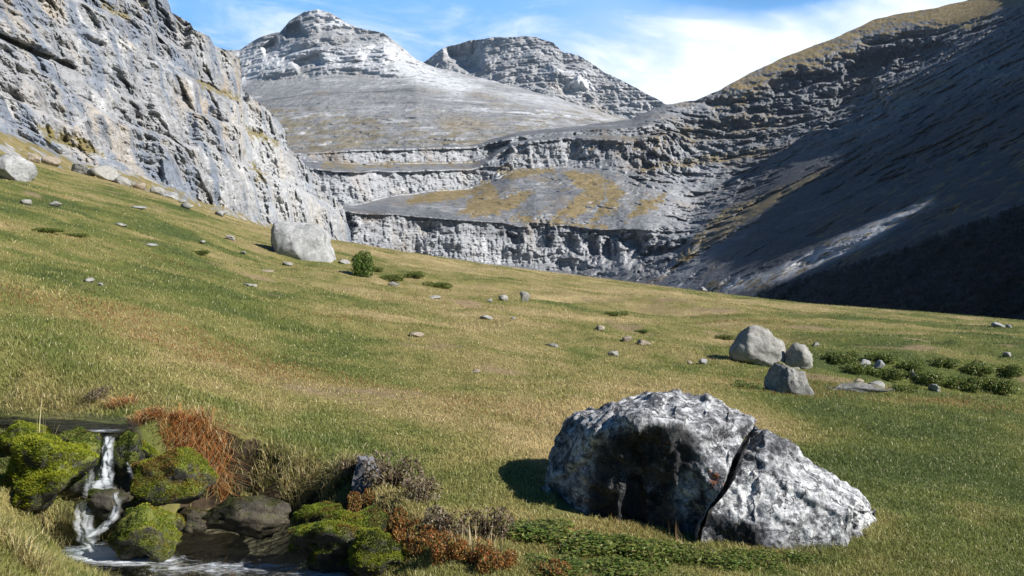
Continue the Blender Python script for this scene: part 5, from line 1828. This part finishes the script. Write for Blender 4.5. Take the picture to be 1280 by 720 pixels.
shrub('bush', 'bush', 453, 345, 26, 30, 'bright green upright bush on the skyline below the pale cliff', 'bush', None, 0.3)
JUN = 'low dark shrubs on the meadow'
for i, (px, py, w_, h_, lab) in enumerate([
    (490, 352, 44, 18, 'low olive scrub right of the bright green bush'), (520, 346, 36, 14, 'thin low scrub behind the olive scrub'), (548, 360, 46, 16, 'low green scrub farthest right of the bush'), (470, 340, 26, 14, 'small scrub touching the bright green bush'),
    (1050, 452, 50, 26, 'low shrub at the left end of the shrubby bank'), (1072, 466, 46, 26, 'shrub behind the pointed stone of the bank'), (1100, 452, 50, 22, 'brownish topped shrub on the upper edge of the bank'),
    (1112, 474, 52, 28, 'dark shrub in the middle of the bank'), (1140, 462, 44, 24, 'shrub left of the narrow upright stone'), (1160, 480, 54, 32, 'dense shrub right of the narrow upright stone'),
    (1180, 458, 48, 24, 'shrub on the crest of the bank right half'), (1202, 486, 56, 32, 'broad dark shrub low in the right half of the bank'), (1222, 466, 50, 28, 'round shrub on the crest of the bank near the right edge'),
    (1246, 490, 56, 36, 'tallest dark shrub of the bank near the right edge'), (1264, 470, 44, 30, 'shrub at the right edge on top of the bank'), (1130, 490, 40, 18, 'small shrub at the foot of the bank'),
    (930, 486, 54, 18, 'low brown green shrub in front of the rounded pale boulder'), (906, 424, 30, 12, 'small dark shrub left behind the rounded pale boulder'), (803, 416, 26, 9, 'low green shrub by the straw band'),
    (770, 394, 40, 10, 'low scrub patch in the far meadow'), (60, 290, 50, 12, 'dark scrub strip on the left slope'), (95, 296, 36, 10, 'short dark scrub right of the scrub strip on the left slope'),
    (250, 318, 40, 10, 'faint green scrub on the middle of the left slope'),
]):
    shrub('low_shrub', 'juniper', px, py, w_ * 0.76, h_ * 0.50, lab, 'shrub', JUN, i * 1.7)

# reeds and dead stalks: a thing per clump
for a in [(48, 600, 40, 0.42, 26, [STRAW, LEAF_Y], 'tall thin pale stalks in front of the mossy dome'),
          (250, 726, 110, 0.16, 60, [DEAD, RUST2, GREYB], 'row of dead brown stalks along the bottom edge in front of the pool'),
          (338, 730, 60, 0.15, 30, [DEAD, GREYB], 'few dead stalks at the bottom edge right of the brown row'),
          (596, 690, 60, 0.16, 40, [DEAD, STRAW], 'pale dead stems arching over the rust plants'),
          (850, 690, 40, 0.16, 14, [DEAD, BROWN], 'dry upright stems below the crack of the boulder')]:
    tuft('stalks', a[0], a[1], a[2], a[3], a[4], a[5], a[6], 'grass stalks', None, (0.0, 0.35), 0.0, 0.005, 9, 0.5)


# ---------------------------------------------------------------- grass
def build_grass(N, seed=5):
    rs = np.random.RandomState(seed)
    px = rs.uniform(-400, 1580, N)
    cp = crest_py(px)
    py = cp + 0.3 + (780 - cp) * rs.rand(N) ** 1.12
    X, E = (px - 640) / F, (HZ - py) / F
    k = np.interp(X, _tX, _k)
    y = EYE / np.maximum(k - E, 1e-3)
    dcx = np.interp(X, _tX, _dc)
    y = np.minimum(y, dcx * 1.05) * rs.uniform(0.97, 1.03, N)
    y = np.minimum(y, 150)
    x = X * y
    z, sd, su = ground_z(x, y, True)
    # slope near the stream, to keep the bare bank thin
    keep = (sd > 0.06 + 0.10 * rs.rand(N)) & (su > 0.03 + 0.05 * rs.rand(N)) & (y > 2.3)
    steepbank = (sd < 0.34) & (y > 4.8)
    keep &= ~(steepbank & (rs.rand(N) < 0.62))
    keep &= rs.rand(N) > 0.8 * worn(x, y)
    bf = poly_sd(BOULDER_FOOT, x, y)
    keep &= bf > -0.02
    x, y, z, sd = x[keep], y[keep], z[keep], sd[keep]
    n = len(x)
    q = np.stack([x, y, np.zeros(n)], 1)
    c = turf_colour(x, y)
    # single blades stray from the patch colour
    r = rs.rand(n)
    c = np.where((r < 0.04)[:, None], STRAW[None] * 0.95, c)
    c = np.where(((r > 0.04) & (r < 0.13))[:, None], GREEN[None] * 1.1, c)
    rustp = sstep(0.25, 0.75, fbm(q / np.array([5., 3.6, 1.]), 5, 251)) * 0.45
    c = np.where((rs.rand(n) < rustp)[:, None], BROWN[None] * 1.3, c)
    c = c * rs.uniform(0.80, 1.22, n)[:, None] * GRASS_GAIN
    tus = 0.5 + 0.5 * fbm(q / 0.45, 3, 255)
    tus2 = 0.5 + 0.5 * fbm(q / 2.4, 3, 259)
    h = (0.026 + 0.00075 * y) * (0.45 + 0.8 * np.clip(tus, 0, 1) + 1.1 * np.clip(tus2, 0, 1) ** 2) * rs.uniform(0.55, 1.3, n)
    h *= 1 + 0.9 * np.exp(-(sd / 0.35) ** 2) + 0.5 * sstep(0.25, 0.0, bf[keep])
    tall = rs.rand(n) < 0.007
    h = np.where(tall, h * 1.6, h)
    wdt = 0.0020 + 0.00044 * y
    wdt = np.where(tall, wdt * 0.6, wdt)
    lean = np.where(tall, rs.uniform(0.05, 0.4, n), rs.uniform(0.25, 1.15, n))
    V, T, C = blades(np.stack([x, y, z - 0.004], 1), h, wdt, lean, rs.uniform(0, 6.28, n), c, rs)
    ob = mesh_np('grass', V, T, M_GRASS, attrs={'Col': C})
    tag(ob, 'short sunlit green and straw coloured pasture grass', None, None, 'stuff')


GRASS_GAIN = 1.72
BOULDER_FOOT = [((px_ - 640) / F * B_C, hit_cache(px_, py_) + 0.05) for px_, py_ in ((684, 646), (740, 654), (800, 662), (860, 668), (930, 674), (1000, 686), (1060, 682))] + [(2.1, 5.75), (1.6, 6.2), (0.7, 6.15), (0.3, 5.85)]
build_grass(1200000)


# ---------------------------------------------------------------- the dark wood under the right-hand mountain
def build_wood(N=4200, seed=3):
    rs = np.random.RandomState(seed)
    sel = np.flatnonzero((poly_sd(WOOD, VX.ravel(), VY.ravel()) < 0))
    pts = VP.reshape(-1, 3)[sel]
    wgt = pts[:, 1] ** 1.5
    P = pts[rs.choice(len(pts), N, p=wgt / wgt.sum())]
    Vs, Ts, Cs, off = [], [], [], 0
    for p in P:
        h = rs.uniform(0.9, 2.6)
        r = h * rs.uniform(0.5, 0.9)
        nb = 40
        t = rs.rand(nb)
        a = rs.uniform(0, 6.28, nb)
        rr = r * np.sqrt(np.clip(1 - t * t, 0.02, 1)) * rs.uniform(0.6, 1.15, nb)
        root = np.stack([np.cos(a) * rr * 0.3, np.sin(a) * rr * 0.3, h * (0.05 + 0.8 * t)], 1)
        tip = np.stack([np.cos(a) * rr, np.sin(a) * rr, root[:, 2] + 0.15 * rr], 1)
        side = np.stack([-np.sin(a), np.cos(a), 0 * a], 1) * (0.22 * rr + 0.12)[:, None]
        V = np.stack([root + [0, 0, 0.25], (root + tip) / 2 + side, tip, (root + tip) / 2 - side], 1).reshape(-1, 3) + p
        Vs.append(V)
        Ts.append(np.arange(nb * 4).reshape(nb, 4) + off)
        off += nb * 4
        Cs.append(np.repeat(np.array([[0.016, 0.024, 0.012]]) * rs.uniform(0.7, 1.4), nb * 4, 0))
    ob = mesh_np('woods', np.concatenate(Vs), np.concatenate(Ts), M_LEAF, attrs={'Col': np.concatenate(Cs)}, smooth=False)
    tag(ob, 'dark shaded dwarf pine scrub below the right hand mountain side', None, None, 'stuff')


build_wood()
# ---------------------------------------------------------------- the air of the valley
def build_haze():
    m = bpy.data.materials.new('valley air')
    m.use_nodes = True
    t = NT(m.node_tree)
    v = t.n('ShaderNodeVolumePrincipled', {'Color': (0.50, 0.70, 1.0, 1), 'Density': HAZE, 'Anisotropy': 0.0})
    o = t.n('ShaderNodeOutputMaterial')
    t.link(v.outputs[0], o.inputs[1])
    x, y0, y1, z0, z1 = 7000, -400, 7000, -90, 1500
    V = np.array([(-x, y0, z0), (x, y0, z0), (x, y1, z0), (-x, y1, z0), (-x, y0, z1), (x, y0, z1), (x, y1, z1), (-x, y1, z1)])
    Q = np.array([[0, 3, 2, 1], [4, 5, 6, 7], [0, 1, 5, 4], [1, 2, 6, 5], [2, 3, 7, 6], [3, 0, 4, 7]])
    ob = mesh_np('haze', V, Q, m, smooth=False)
    tag(ob, 'thin blue air over the valley', None, None, 'stuff')


HAZE = 3.0e-5
build_haze()
